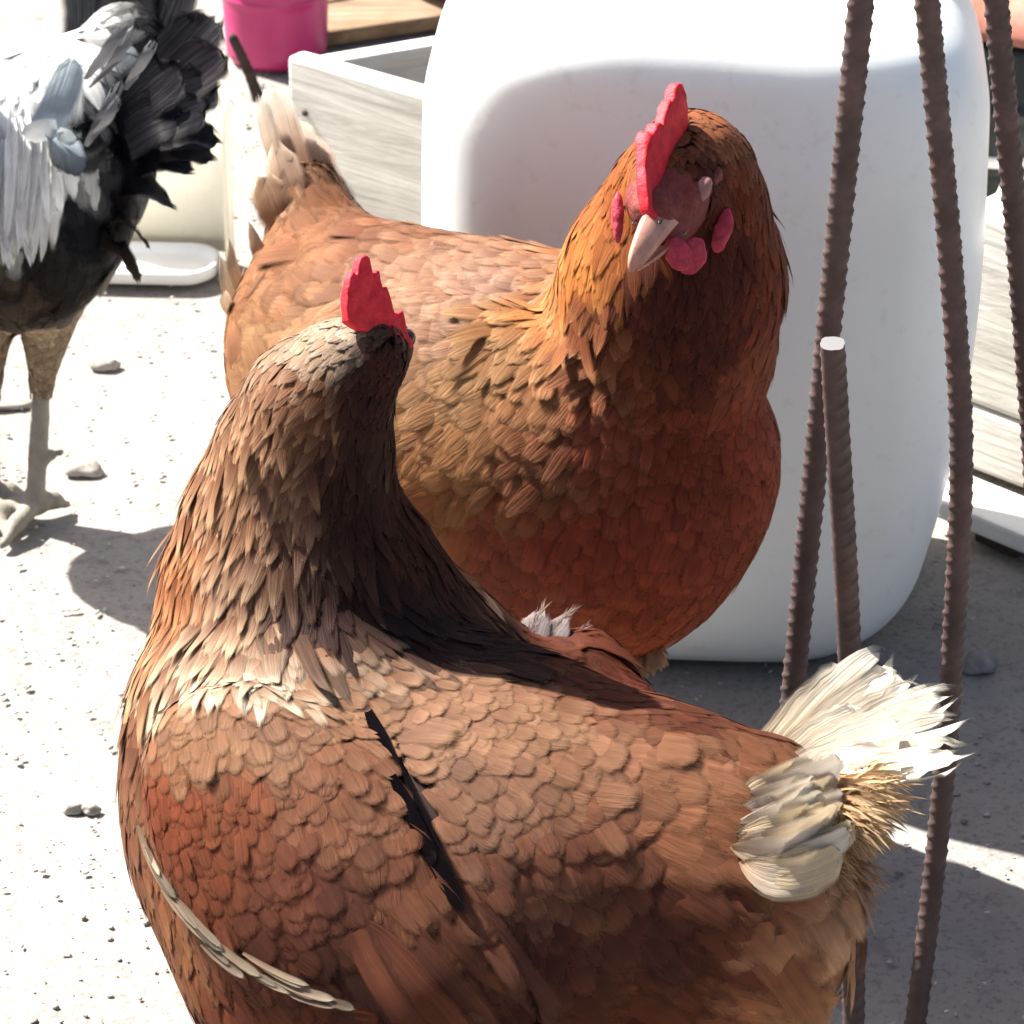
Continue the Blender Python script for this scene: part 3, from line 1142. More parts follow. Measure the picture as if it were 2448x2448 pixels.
# ---- boxes of planks
def plank_box(verts8, name, mat, parent, base, bevel=0.003):
    bm = bmesh.new()
    vs = [bm.verts.new(tuple(np.asarray(v) - base)) for v in verts8]
    for f in ((0, 3, 2, 1), (4, 5, 6, 7), (0, 1, 5, 4), (1, 2, 6, 5), (2, 3, 7, 6), (3, 0, 4, 7)):
        bm.faces.new([vs[i] for i in f])
    bmesh.ops.recalc_face_normals(bm, faces=bm.faces[:])
    bmesh.ops.bevel(bm, geom=bm.edges[:], offset=bevel, segments=2, profile=0.6, affect='EDGES')
    return link_mesh(name, bm_mesh(name, bm), mat, parent, smooth=False)


def board(name, p0, p1, z0, z1, th, side, mat, parent, base, bevel=0.003):
    """upright board from p0 to p1 (ground points), between heights z0 and z1, thickness th to one side"""
    p0, p1 = np.array([p0[0], p0[1], 0.]), np.array([p1[0], p1[1], 0.])
    d = nrm(p1 - p0)
    s = np.array([-d[1], d[0], 0]) * side * th
    q = [p0, p1, p1 + s, p0 + s]
    v8 = [x + np.array([0, 0, z0]) for x in q] + [x + np.array([0, 0, z1]) for x in q]
    return plank_box(v8, name, mat, parent, base, bevel)


def make_crate():
    H = 0.165
    c = gnd(686, 135, H)          # near left top corner of the rim
    f = gnd(1030, 232, H)         # along the long side, towards the jerrycan
    k = gnd(1075, 70, H)          # along the far side
    d1 = nrm((f - c) * np.array([1, 1, 0]))
    d2 = nrm((k - c) * np.array([1, 1, 0]))
    L1, L2 = 0.22, 0.24
    base = np.array([c[0], c[1], 0.])
    root = empty('wooden_crate', tuple(base), 'open weathered grey wooden crate behind the jerrycan', 'crate')
    A, B, Cc, Dd = c, c + d1 * L1, c + d2 * L2, c + d1 * L1 + d2 * L2
    sd = 1 if np.cross(d1, d2)[2] > 0 else -1
    th = 0.016
    board('plank', A, B, 0.052, H, th, sd, M['grey_wood'], root, base)
    board('plank', A + d1 * .002, B - d1 * .004, 0.002, 0.049, th * .9, sd, M['grey_wood'], root, base)
    e = d1 * th * 1.0
    board('plank', A + d2 * (th + .002), Cc, 0.052, H - .002, th, -sd, M['grey_wood'], root, base)
    board('plank', A + d2 * (th + .002), Cc, 0.002, 0.049, th, -sd, M['grey_wood'], root, base)
    board('plank', Cc + e * 1.1, Dd - e, 0.052, H - .004, th, -sd, M['grey_wood'], root, base)
    board('plank', Cc + e * 1.1, Dd - e, 0.002, 0.049, th, -sd, M['grey_wood'], root, base)
    board('plank', B + d2 * (th + .002), Dd, 0.002, H - .003, th, sd, M['grey_wood'], root, base)
    # dark boards added on the two far sides, their colour standing for inner shade
    board('inner_shade_board', Cc + e * 1.4 - d2 * (th + .0015), Dd - e * 1.4 - d2 * (th + .0015), 0.015, H - .012, .004, -sd, M['brown_wood'], root, base, .001)
    board('inner_shade_board', B + d2 * (th * 2) - d1 * (th + .0015), Dd - d2 * (th * 2) - d1 * (th + .0015), 0.015, H - .012, .004, sd, M['brown_wood'], root, base, .001)
    # floor boards inside
    for i in range(4):
        w = (L2 - 2.6 * th) / 4
        o = A + d2 * (th * 1.3 + w * i) + e * 1.3
        q = [o, o + d1 * (L1 - 2.6 * th), o + d1 * (L1 - 2.6 * th) + d2 * (w - .003), o + d2 * (w - .003)]
        q = [np.array([x[0], x[1], 0]) for x in q]
        plank_box([x + [0, 0, .003] for x in q] + [x + [0, 0, .013] for x in q], 'floor_board', M['brown_wood'], root, base, .0015)
    # nail head on the corner
    for z in (0.13, 0.09):
        bm = bmesh.new()
        bmesh.ops.create_cone(bm, cap_ends=True, segments=10, radius1=0.0024, radius2=0.002, depth=0.0016)
        o = link_mesh('nail_head', bm_mesh('nail_head', bm), M['rust'], root)
        nv = np.array([d1[1], -d1[0], 0]) * sd
        o.rotation_euler = Vector(nv).to_track_quat('Z', 'Y').to_euler()
        o.location = tuple(d1 * 0.014 + nv * 0.0006 + np.array([0, 0, z]))
    return root


make_crate()


# ---- magenta pot behind the crate
def lathe(name, prof, mat, parent, n=56, close=True):
    bm = bmesh.new()
    rows = []
    for r_, z in prof:
        rows.append([bm.verts.new((r_ * math.cos(2 * math.pi * k / n), r_ * math.sin(2 * math.pi * k / n), z)) for k in range(n)])
    for i in range(len(prof) - 1):
        for k in range(n):
            bm.faces.new((rows[i][k], rows[i][(k + 1) % n], rows[i + 1][(k + 1) % n], rows[i + 1][k]))
    bmesh.ops.remove_doubles(bm, verts=bm.verts[:], dist=1e-6)
    return link_mesh(name, bm_mesh(name, bm), mat, parent)


pb = gnd(655, 182)
rad = 0.0405
pc = np.array([pb[0], pb[1] + rad, 0])
root = empty('plastic_pot', tuple(pc), 'small magenta plastic pot standing behind the wooden crate', 'pot')
hh = 0.085
prof = [(0, .002), (rad * .88, .0015), (rad * .93, .005)]
for i in range(12):
    z = .006 + (hh - .012) * i / 11
    rr = rad * (0.94 + 0.10 * z / hh)
    prof.append((rr, z))
    if i in (7, 9):
        prof += [(rr + .0009, z + .0012), (rr + .0009, z + .0024), (rr, z + .0034)]
prof += [(rad * 1.08, hh - .004), (rad * 1.09, hh), (rad * 1.02, hh), (rad * 1.0, hh - .01), (rad * .9, .006), (0, .005)]
lathe('wall', prof, M['pink'], root)

# ---- dark stick leaning by the pot
def stick(path, r0, r1, name, mat, label, cat, seed=0):
    p = smooth_poly(path, 2)
    s = Sdf()
    rr = np.linspace(r0, r1, len(p))
    base = np.array([p[0][0], p[0][1], 0])
    for i in range(len(p) - 1):
        s.cone(p[i], p[i + 1], rr[i], rr[i + 1], 0.002)
    pts = p
    h = min(r0, r1) * 0.7
    V, Q = s.mesh(pts.min(0) - r0, pts.max(0) + r0, h)
    o = link_mesh(name, mesh_np(name, V - base, Q), mat)
    o.location = base
    return tag(o, label, cat)


stick([gnd(618, 235, 0.003), gnd(590, 160, 0.03), gnd(556, 90, 0.055)], 0.0042, 0.003, 'stick', M['dark_stick'],
      'short dark stick leaning against the magenta pot', 'stick')

# ---- brown planks lying on the ground at the back
def flat_plank(pa, pb_, w, th, label, mat, name='wooden_plank', z=0.001):
    p0, p1 = gnd(*pa), gnd(*pb_)
    d = nrm(p1 - p0)
    s = np.array([-d[1], d[0], 0]) * w
    base = np.array([p0[0], p0[1], 0])
    q = [p0, p1, p1 + s, p0 + s]
    o = plank_box([x + [0, 0, z] for x in q] + [x + [0, 0, z + th] for x in q], name, mat, None, base, .002)
    o.location = base
    return tag(o, label, 'plank', 'planks lying at the back')


flat_plank((760, 118), (1180, 55), 0.085, 0.012, 'brown wooden plank on the ground just behind the crate rim', M['brown_wood'])
flat_plank((770, 48), (1180, -20), 0.10, 0.014, 'darker brown plank at the top edge behind the first plank', M['brown_wood'])

# rounded clay bowl at the top edge, right of the planks
bb = gnd(1072, 38)
root = empty('clay_bowl', (bb[0], bb[1] + .03, 0.014), 'pale pink clay bowl at the top edge above the crate', 'bowl')
lathe('wall', [(0, .0), (.022, .0), (.034, .008), (.042, .022), (.046, .038), (.046, .042), (.043, .042), (.039, .024), (.03, .010), (0, .006)],
      mat_wood('pale_clay', (.40, .27, .22), (.52, .38, .32), (.58, .46, .40), (12, 12, 12)), root)

# ---- cut cream canister used as a feeder, behind the rooster
def make_feeder():
    cA = gnd(500, 690)               # near right corner of its floor
    base = np.array([cA[0], cA[1], 0])
    root = empty('cut_canister', tuple(base), 'cream plastic canister cut open, its tray floor beside the rooster', 'feeder')
    # floor tray, rounded rectangle with a raised lip
    w, dpt, rc = 0.125, 0.052, 0.022
    def rr(w_, d_, r_, n=8):
        out = []
        for cx, cy, a0 in ((w_ - r_, d_ - r_, 0), (r_, d_ - r_, 90), (r_, r_, 180), (w_ - r_, r_, 270)):
            for i in range(n + 1):
                a = R(a0 + 90 * i / n)
                out.append((cx + r_ * math.cos(a), cy + r_ * math.sin(a)))
        return out
    bm = bmesh.new()
    rings = []
    for inset, z in ((.006, 0.0), (.001, .003), (0, .008), (.0004, .011), (.003, .0112), (.005, .006), (.009, .0045)):
        pts = rr(w - 2 * inset, dpt - 2 * inset, max(rc - inset, .004))
        rings.append([bm.verts.new((x + inset - w + .004, y + inset - .002, z)) for x, y in pts])
    for a, b in zip(rings[:-1], rings[1:]):
        for k in range(len(a)):
            bm.faces.new((a[k], a[(k + 1) % len(a)], b[(k + 1) % len(b)], b[k]))
    bm.faces.new(rings[0][::-1])
    bm.faces.new(rings[-1])
    link_mesh('tray', bm_mesh('tray', bm), M['white_bowl'], root)
    # standing wall: L-shaped bent sheet, taller on the right, cut edge sloping
    th = 0.003
    path = []
    xr, yb = 0.010, dpt + .004
    for i in range(6):
        path.append((xr, .012 + (yb - .02 - .012) * i / 5))
    for i in range(1, 8):
        a = R(90 * i / 7)
        path.append((xr - .016 + .016 * math.cos(a), yb - .018 + .016 * math.sin(a)))
    for i in range(1, 8):
        path.append((xr - .018 - .085 * i / 7, yb))
    bm = bmesh.new()
    n = len(path)
    cols_ = []
    for i, (x, y) in enumerate(path):
        j0, j1 = max(i - 1, 0), min(i + 1, n - 1)
        dx, dy = path[j1][0] - path[j0][0], path[j1][1] - path[j0][1]
        L = math.hypot(dx, dy)
        nx, ny = dy / L * th, -dx / L * th
        u = i / (n - 1)
        top = 0.125 - 0.005 * math.sin(u * 9) if u < 0.62 else 0.125 - (u - .62) * .10
        if i == 0:
            top -= .03
        if i == 1:
            top -= .008
        cols_.append([bm.verts.new((x, y, 0.004)), bm.verts.new((x, y, top)), bm.verts.new((x + nx, y + ny, top)), bm.verts.new((x + nx, y + ny, .004))])
    for a, b in zip(cols_[:-1], cols_[1:]):
        for k in range(4):
            bm.faces.new((a[k], a[(k + 1) % 4], b[(k + 1) % 4], b[k]))
    bm.faces.new(cols_[0])
    bm.faces.new(cols_[-1][::-1])
    link_mesh('standing_wall', bm_mesh('standing_wall', bm), M['cream'], root)
    root.rotation_euler.z = R(-3)


make_feeder()

# ---- things at the right edge: timber trough, white strip, green drum, white bowl, clay tile
def make_trough():
    p0, p1 = gnd(2190, 1085), gnd(2560, 1228)
    base = np.array([p0[0], p0[1], 0])
    root = empty('timber_trough', tuple(base), 'weathered pale timber trough right of the jerrycan', 'trough')
    d = nrm(p1 - p0)
    board('plank', p0, p0 + d * .42, 0.046, 0.166, .022, 1, M['grey_wood'], root, base, .004)
    board('plank', p0 + d * .003, p0 + d * .13, 0.004, 0.044, .021, 1, M['grey_wood'], root, base, .003)
    board('plank', p0 + d * .133, p0 + d * .41, 0.004, 0.043, .0205, 1, M['grey_wood'], root, base, .003)
    board('plank', p0 + np.array([-d[1], d[0], 0]) * .024, p0 + np.array([-d[1], d[0], 0]) * .075, 0.004, 0.150, .02, -1, M['grey_wood'], root, base, .003)
    s = np.array([-d[1], d[0], 0])
    board('plank', p0 + s * .077, p0 + s * .077 + d * .42, 0.004, 0.140, .02, 1, M['grey_wood'], root, base, .003)
    for q in (0.15, 0.26):
        bm = bmesh.new()
        bmesh.ops.create_cone(bm, cap_ends=True, segments=12, radius1=0.006, radius2=0.005, depth=0.002)
        o = link_mesh('knot', bm_mesh('knot', bm), M['dark_stick'], root)
        o.rotation_euler = Vector(-s).to_track_quat('Z', 'Y').to_euler()
        o.location = tuple(d * q - s * .0004 + np.array([0, 0, 0.053]))
        o.scale = (1.0, 0.55, 1)


make_trough()
# white batten along the trough, its white standing in for sun on a curb
p0, p1 = gnd(2215, 1262), gnd(2560, 1408)
d = nrm(p1 - p0)
s = np.array([-d[1], d[0], 0])
base = np.array([p0[0], p0[1], 0])
root = empty('white_batten', tuple(base), 'white batten lying in front of the timber trough', 'batten')
q = [p0, p0 + d * .45, p0 + d * .45 + s * .038, p0 + s * .038]
plank_box([x + [0, 0, .009] for x in q] + [x + [0, 0, .021] for x in q], 'board', M['white_bowl'], root, base, .002)
for t in (.03, .21, .39):
    q2 = [p0 + d * t + s * .006, p0 + d * (t + .03) + s * .006, p0 + d * (t + .03) + s * .034, p0 + d * t + s * .034]
    plank_box([x + [0, 0, .0005] for x in q2] + [x + [0, 0, .0088] for x in q2], 'foot', M['dark_stick'], root, base, .001)

# dark green drum with hoops
db = gnd(2420, 560)
root = empty('plastic_drum', (db[0], db[1] + .09, 0), 'dark green plastic drum standing right of the jerrycan', 'drum')
pr = [(0, .001), (.085, .001), (.090, .006)]
for i in range(1, 40):
    z = .006 + .27 * i / 39
    rr_ = .090 + .006 * math.sin(math.pi * i / 39)
    if i in (13, 14, 26, 27):
        rr_ += .003
    pr.append((rr_, z))
pr += [(.086, .284), (.080, .288), (.078, .280), (0, .278)]
lathe('shell', [(x, z * .47) for x, z in pr], M['green'], root)
lathe('hoop', [(.0965, .050), (.0985, .051), (.0985, .058), (.0965, .059), (.0955, .055), (.0965, .050)], M['white_bowl'], root)

# white bowl in front of it
wb = gnd(2440, 690)
root = empty('white_bucket', (wb[0] + .020, wb[1] + .035, 0), 'round white plastic bucket in front of the dark drum', 'bucket')
lathe('wall', [(x * .62, z * .75) for x, z in [(0, .001), (.040, .001), (.050, .006), (.057, .02), (.060, .04), (.059, .06), (.052, .076), (.040, .082), (.036, .084), (.036, .081), (.05, .07), (.055, .04), (.04, .01), (0, .006)]],
      M['white_bowl'], root)

# red clay tile resting on the drum
bm = bmesh.new()
nn = 16
rows = []
for t in np.linspace(-.16, .16, 9):
    rows.append([])
    for k in range(nn + 1):
        a = math.pi * k / nn
        for rr_ in (1,):
            rows[-1].append((t, .085 * math.cos(a), .035 * math.sin(a)))
vo = [[bm.verts.new(p) for p in row] for row in rows]
vi = [[bm.verts.new((p[0], p[1] * .88, p[2] * .8 - .003)) for p in row] for row in rows]
for i in range(8):
    for k in range(nn):
        bm.faces.new((vo[i][k], vo[i + 1][k], vo[i + 1][k + 1], vo[i][k + 1]))
        bm.faces.new((vi[i][k], vi[i][k + 1], vi[i + 1][k + 1], vi[i + 1][k]))
for k in range(nn):
    bm.faces.new((vo[0][k], vo[0][k + 1], vi[0][k + 1], vi[0][k]))
    bm.faces.new((vo[8][k], vi[8][k], vi[8][k + 1], vo[8][k + 1]))
for i in range(8):
    bm.faces.new((vo[i][0], vi[i][0], vi[i + 1][0], vo[i + 1][0]))
    bm.faces.new((vo[i][nn], vo[i + 1][nn], vi[i + 1][nn], vi[i][nn]))
tile = link_mesh('clay_tile', bm_mesh('clay_tile', bm), M['clay'])
tile.location = (db[0] + .02, db[1] + .075, .1375)
tile.rotation_euler = (R(0), R(0), R(-28))
tag(tile, 'curved reddish clay roof tile lying on top of the dark drum', 'roof tile')
# ================================================================== the birds
TAN = (0.30, 0.165, 0.095)
PALE = (0.44, 0.29, 0.19)
RUST = (0.185, 0.068, 0.036)
DRUST = (0.105, 0.036, 0.020)
BROWN = (0.175, 0.082, 0.048)
DBROWN = (0.070, 0.030, 0.020)
ORANGE = (0.33, 0.125, 0.035)
CREAM = (0.52, 0.42, 0.28)
WHITE = (0.56, 0.53, 0.46)
FLUFFC = (0.36, 0.19, 0.095)


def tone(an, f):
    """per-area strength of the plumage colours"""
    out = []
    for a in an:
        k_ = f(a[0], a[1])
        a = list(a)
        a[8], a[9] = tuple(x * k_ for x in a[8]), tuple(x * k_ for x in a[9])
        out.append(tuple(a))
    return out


def const_col(c):
    return lambda V: np.broadcast_to(np.asarray(c, float), V.shape)


def leg_col(c, leg, z0):
    def f(V):
        m = np.clip((V[:, 2] - z0) / 0.008 + .5, 0, 1)[:, None]
        return np.asarray(c) * m + np.asarray(leg) * (1 - m)
    return f


# ------------------------------------------------------------------ near hen (A), seen from behind its left side
bA = at(1050, 2060, 1.435)
A = Bird('hen', (bA[0], bA[1], 0), 'near brown hen seen from behind, white tail feathers, head turned away', 'brown hens')
s = A.s
axA = at(1750, 2090, 1.41) - at(560, 1970, 1.46)
s.ell(at(1060, 2055, 1.435), (axA, UPV), (.125, .079, .080), .03)
s.ball(at(735, 1885, 1.458), .070)
s.ball(at(695, 1690, 1.462), .0610, .03)
s.ball(at(860, 2230, 1.43), .068)
s.ball(at(905, 2330, 1.43), .062)
s.ball(at(1640, 2070, 1.42), .056)
s.cone(at(1640, 1960, 1.425), at(1850, 1880, 1.425), .038, .016, .02)
s.ball(at(1752, 2222, 1.405), .042, .03)
s.cone(at(820, 1720, 1.455), at(1200, 1810, 1.445), .050, .035, .03)
s.cone(at(1200, 1810, 1.445), at(1500, 1905, 1.435), .035, .030, .03)
# neck and head
nk = [(790, 1650, 1.472, .066), (722, 1440, 1.466, .0590), (703, 1250, 1.455, .0440), (728, 1090, 1.440, .0350), (765, 970, 1.427, .0290), (825, 890, 1.417, .0208), (880, 850, 1.413, .0152)]
for p, q in zip(nk[:-1], nk[1:]):
    s.cone(at(*p[:3]), at(*q[:3]), p[3], q[3], .006)
fA = nrm(RGT * .12 + np.array([0, 1, 0]) * .98 + np.array([0, 0, -.12]))      # where the head looks
hA = at(884, 848, 1.413)
s.ell(hA + fA * .007, (fA, np.array([0, 0, 1.])), (.0205, .0130, .0140), .005)
# hackle flare over the far shoulder and the far wing held off the back
s.cone(at(830, 1500, 1.47), at(1060, 1530, 1.49), .036, .020, .03)
s.cone(at(1060, 1530, 1.49), at(1260, 1590, 1.50), .020, .013, .015)
s.cone(at(1190, 1640, 1.49), at(1390, 1625, 1.505), .012, .019, .010)
s.cone(at(1390, 1625, 1.505), at(1600, 1765, 1.475), .019, .008, .010)
# near wing
wl = at(1150, 2430, 1.35) - at(640, 1900, 1.375)
s.ell(at(815, 2140, 1.372), (wl, UPV), (.100, .053, .030), .014)
hipsA = []
for sgn in (-1, 1):
    side = np.array([0, 1, 0]) * sgn
    hip = at(1120, 2300, 1.435) + side * .035
    foot = np.array([hip[0] + .012, hip[1], 0.002])
    leg_prims(s, hip, foot, np.array([-1, 0.05, 0]))
A.body(leg_col((.030, .015, .012), (.45, .33, .16), .088))  # near-black under the feathers so the gaps between them read as shade


def skipA(P):
    px, py, D = proj(P)
    leg = P[:, 2] < .09
    head = np.linalg.norm(P - (hA + fA * .026), axis=1) < .014
    # the open gap between the wing's trailing edge and the back
    u = (py - 1720) / (2110 - 1720)
    gx = 893 + u * (1060 - 893)
    gap = (u > 0) & (u < 1) & (np.abs(px - gx) < 58 * np.sin(np.clip(u, 0, 1) * math.pi) ** .6) & (D < 1.45)
    return leg | head | gap


W_ = .004
anA = [
    # head and neck:   px, py, to, to, length, width, spacing, outline, base, tip, lift
    (840, 790, 790, 830, .009, .005, .0024, 'lance', (.40, .32, .25), (.54, .46, .38), .15),
    (800, 810, 740, 870, .010, .005, .0024, 'lance', (.36, .26, .18), (.56, .48, .40), .20),
    (930, 840, 890, 890, .009, .005, .0026, 'lance', (.05, .022, .016), (.09, .04, .028), .12),
    (890, 890, 850, 960, .010, .005, .0026, 'lance', (.04, .018, .014), (.08, .036, .026), .14),
    (890, 950, 870, 1040, .014, .006, .0030, 'lance', (.035, .016, .013), (.07, .034, .026), .16),
    (740, 930, 660, 1020, .016, .0055, .0030, 'lance', (.20, .095, .055), (.50, .34, .22), .22),
    (640, 1010, 560, 1180, .022, .0055, .0031, 'lance', (.17, .075, .042), (.54, .37, .24), .22),
    (560, 1150, 490, 1320, .028, .0060, .0033, 'lance', (.17, .072, .04), (.54, .37, .24), .22),
    (690, 1100, 650, 1300, .026, .0060, .0034, 'lance', (.11, .05, .034), (.36, .24, .17), .22),
    (850, 1100, 840, 1290, .026, .0065, .0036, 'lance', (.030, .014, .012), (.07, .035, .028), .20),  # right side of the neck darkened, its shade put into the colour
    (950, 1200, 990, 1350, .026, .0070, .0039, 'lance', (.055, .020, .014), (.10, .042, .026), .16),
    (450, 1300, 390, 1480, .032, .0070, .0037, 'lance', (.16, .05, .02), (.50, .28, .15), .22),
    (570, 1350, 540, 1540, .034, .0075, .0038, 'lance', (.15, .062, .036), (.58, .44, .31), .22),
    (740, 1380, 760, 1560, .034, .0085, .0041, 'lance', (.028, .014, .012), (.06, .033, .027), .18),
    (900, 1430, 1010, 1540, .034, .009, .0042, 'lance', (.020, .011, .010), (.040, .023, .020), .14),  # cape nearly black, the neck's cast shadow painted in
    (1100, 1520, 1260, 1580, .030, .009, .0042, 'lance', (.020, .011, .010), (.036, .020, .018), .12),
    (390, 1470, 350, 1640, .036, .0080, .0039, 'lance', (.19, .058, .022), (.60, .44, .28), .22),
    (490, 1520, 450, 1690, .036, .0085, .0041, 'lance', (.20, .085, .042), (.66, .58, .45), .22),
    (620, 1560, 650, 1690, .034, .0095, .0043, 'lance', (.26, .15, .09), (.66, .59, .48), .22),
    (760, 1570, 840, 1650, .0207, .0078, .0036, 'round', TAN, (.52, .42, .33), .15),
    # chest and shoulder
    (330, 1700, 350, 1900, .024, .013, .0060, 'lance', BROWN, (.34, .20, .13), .12),
    (480, 1720, 520, 1860, .0163, .0111, .0049, 'round', TAN, PALE, .15),
    (640, 1720, 690, 1860, .0163, .0111, .0049, 'round', (.25, .14, .09), PALE, .15),
    (800, 1700, 870, 1780, .0148, .0104, .0049, 'round', (.26, .15, .10), PALE, .17),
    (400, 1900, 450, 2060, .0141, .0081, .0041, 'round', RUST, (.22, .085, .045), .12),
    (560, 1880, 610, 2030, .0148, .0089, .0043, 'round', (.19, .075, .04), BROWN, .14),
    (720, 1870, 770, 2030, .0178, .0111, .0049, 'round', BROWN, (.27, .15, .10), .15),
    (830, 1850, 890, 2010, .0192, .0126, .0053, 'round', BROWN, (.30, .18, .12), .17),
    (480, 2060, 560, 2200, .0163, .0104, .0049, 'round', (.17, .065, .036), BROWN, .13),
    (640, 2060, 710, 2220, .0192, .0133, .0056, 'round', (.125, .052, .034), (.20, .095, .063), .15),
    (790, 2080, 860, 2240, .0222, .0155, .0063, 'round', (.10, .043, .03), (.16, .078, .054), .15),  # lower wing darkened here and below: shade put into the colour
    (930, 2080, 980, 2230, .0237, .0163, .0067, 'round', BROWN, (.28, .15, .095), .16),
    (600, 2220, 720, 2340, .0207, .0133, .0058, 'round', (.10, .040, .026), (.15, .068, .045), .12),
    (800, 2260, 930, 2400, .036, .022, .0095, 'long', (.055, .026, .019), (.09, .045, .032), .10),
    (420, 2200, 500, 2380, .024, .014, .0066, 'lance', (.24, .11, .055), (.36, .21, .12), .12),
    (520, 2380, 640, 2500, .026, .015, .0070, 'lance', RUST, (.24, .10, .055), .12),
    (800, 2420, 960, 2480, .0222, .0133, .0059, 'round', DRUST, RUST, .12),
    # back and saddle
    (1000, 1660, 1180, 1740, .0148, .0104, .0046, 'round', (.29, .17, .115), PALE, .17),
    (980, 1780, 1080, 1880, .0148, .0111, .0049, 'round', (.28, .165, .115), PALE, .16),
    (1200, 1720, 1400, 1790, .0163, .0111, .0049, 'round', (.27, .155, .10), PALE, .17),
    (1150, 1880, 1270, 2010, .0163, .0126, .0053, 'round', (.26, .15, .10), (.38, .24, .165), .15),
    (1350, 1830, 1520, 1910, .0192, .0148, .0059, 'round', (.26, .145, .09), (.36, .22, .145), .16),
    (1250, 2040, 1330, 2180, .0192, .0141, .0059, 'round', (.19, .09, .06), (.29, .16, .105), .15),
    (1420, 2000, 1520, 2130, .0207, .0155, .0064, 'round', (.16, .072, .047), (.25, .13, .085), .15),
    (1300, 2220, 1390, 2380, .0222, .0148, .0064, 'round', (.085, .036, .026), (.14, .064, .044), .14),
    (1550, 1800, 1740, 1840, .030, .024, .0090, 'round', (.26, .14, .085), (.33, .19, .12), .14),
    (1700, 1830, 1850, 1850, .036, .030, .0110, 'round', (.25, .125, .075), (.30, .165, .10), .14),
    (1560, 1950, 1700, 2010, .034, .028, .0105, 'round', (.24, .12, .07), (.31, .17, .105), .15),
    (1500, 2150, 1620, 2300, .034, .024, .0100, 'fluff', (.085, .034, .024), (.13, .056, .037), .14),  # shaded flank band painted in with darker feathers
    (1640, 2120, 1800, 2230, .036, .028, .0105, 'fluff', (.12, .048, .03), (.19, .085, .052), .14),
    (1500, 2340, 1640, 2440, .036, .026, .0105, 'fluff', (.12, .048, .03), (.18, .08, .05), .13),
    (1780, 2220, 1900, 2330, .032, .024, .0095, 'fluff', (.38, .18, .10), (.62, .38, .23), .55),
    (1750, 2380, 1880, 2450, .034, .026, .0100, 'fluff', (.38, .18, .10), (.62, .38, .23), .50),
    (1950, 2150, 2040, 2260, .032, .022, .0085, 'fluff', (.50, .28, .16), (.80, .56, .36), .70),  # pale fluff, light shining through it added to the colour
    (1900, 2330, 1990, 2440, .032, .022, .0085, 'fluff', (.46, .24, .13), (.76, .50, .31), .70),
    # far wing
    (1300, 1600, 1420, 1620, .026, .013, .0062, 'lance', DRUST, BROWN, .14),
    (1420, 1600, 1520, 1690, .028, .014, .0066, 'lance', DRUST, (.16, .06, .035), .12),
    (1540, 1710, 1640, 1770, .028, .014, .0070, 'lance', DRUST, BROWN, .10),
]
anA = [tuple(list(a[:8]) + [tuple(v * .8 for v in a[8]), tuple(v * 1.4 for v in a[9])] + list(a[10:])) if (a[7] == 'lance' and a[0] < 720 and 900 < a[1] < 1640) else a for a in anA]
A.plumage(tone(anA, lambda x, y: .8 if (x < 900 and 1690 < y < 1780) else 1.08 if (x < 900 and 1850 < y < 2150) else .80 if (x > 900 and 1600 < y < 1900) else .8 if (x < 1000 and y > 2150) else 1.0), skipA, n_parts=260, seed=11, deep=.44, gain=.52)  # lower wing toned down further as painted shade

# tail: white quills fanned up and to the right
k = 0
tailA = [  # tip px, py, D, half width, base px, py
    (2140, 1545, 1.475, .0135, 1800, 1890), (2060, 1600, 1.480, .0120, 1780, 1885), (2200, 1590, 1.470, .0130, 1810, 1895),
    (2255, 1640, 1.455, .0130, 1815, 1900), (2300, 1655, 1.445, .0125, 1820, 1905), (2312, 1720, 1.430, .0120, 1820, 1912),
    (2335, 1795, 1.415, .0120, 1825, 1920), (2270, 1800, 1.405, .0115, 1820, 1925), (2200, 1830, 1.400, .0110, 1815, 1930),
    (2000, 1660, 1.485, .0110, 1775, 1885), (2120, 1700, 1.440, .0130, 1800, 1900), (2200, 1720, 1.420, .0130, 1800, 1910),
    (2110, 1800, 1.395, .0115, 1790, 1925),
]
for tx, ty, D, w, bx, by in tailA:
    b0 = at(bx, by, 1.425)
    t0 = at(tx, ty, D)
    mid = (b0 + t0) / 2 + UPV * .004 - FWD * .004
    side = nrm(UPV * .75 + FWD * .55 - RGT * .35)
    V, Q, C, U = free_feather([b0, mid, t0], w, side, 'long', 9, (.44, .35, .24), WHITE, .04, .9, .20, 14, k + 3, 4)
    A.part('tail_feather', V, Q, C, U, M['feather_white'])
    k += 1
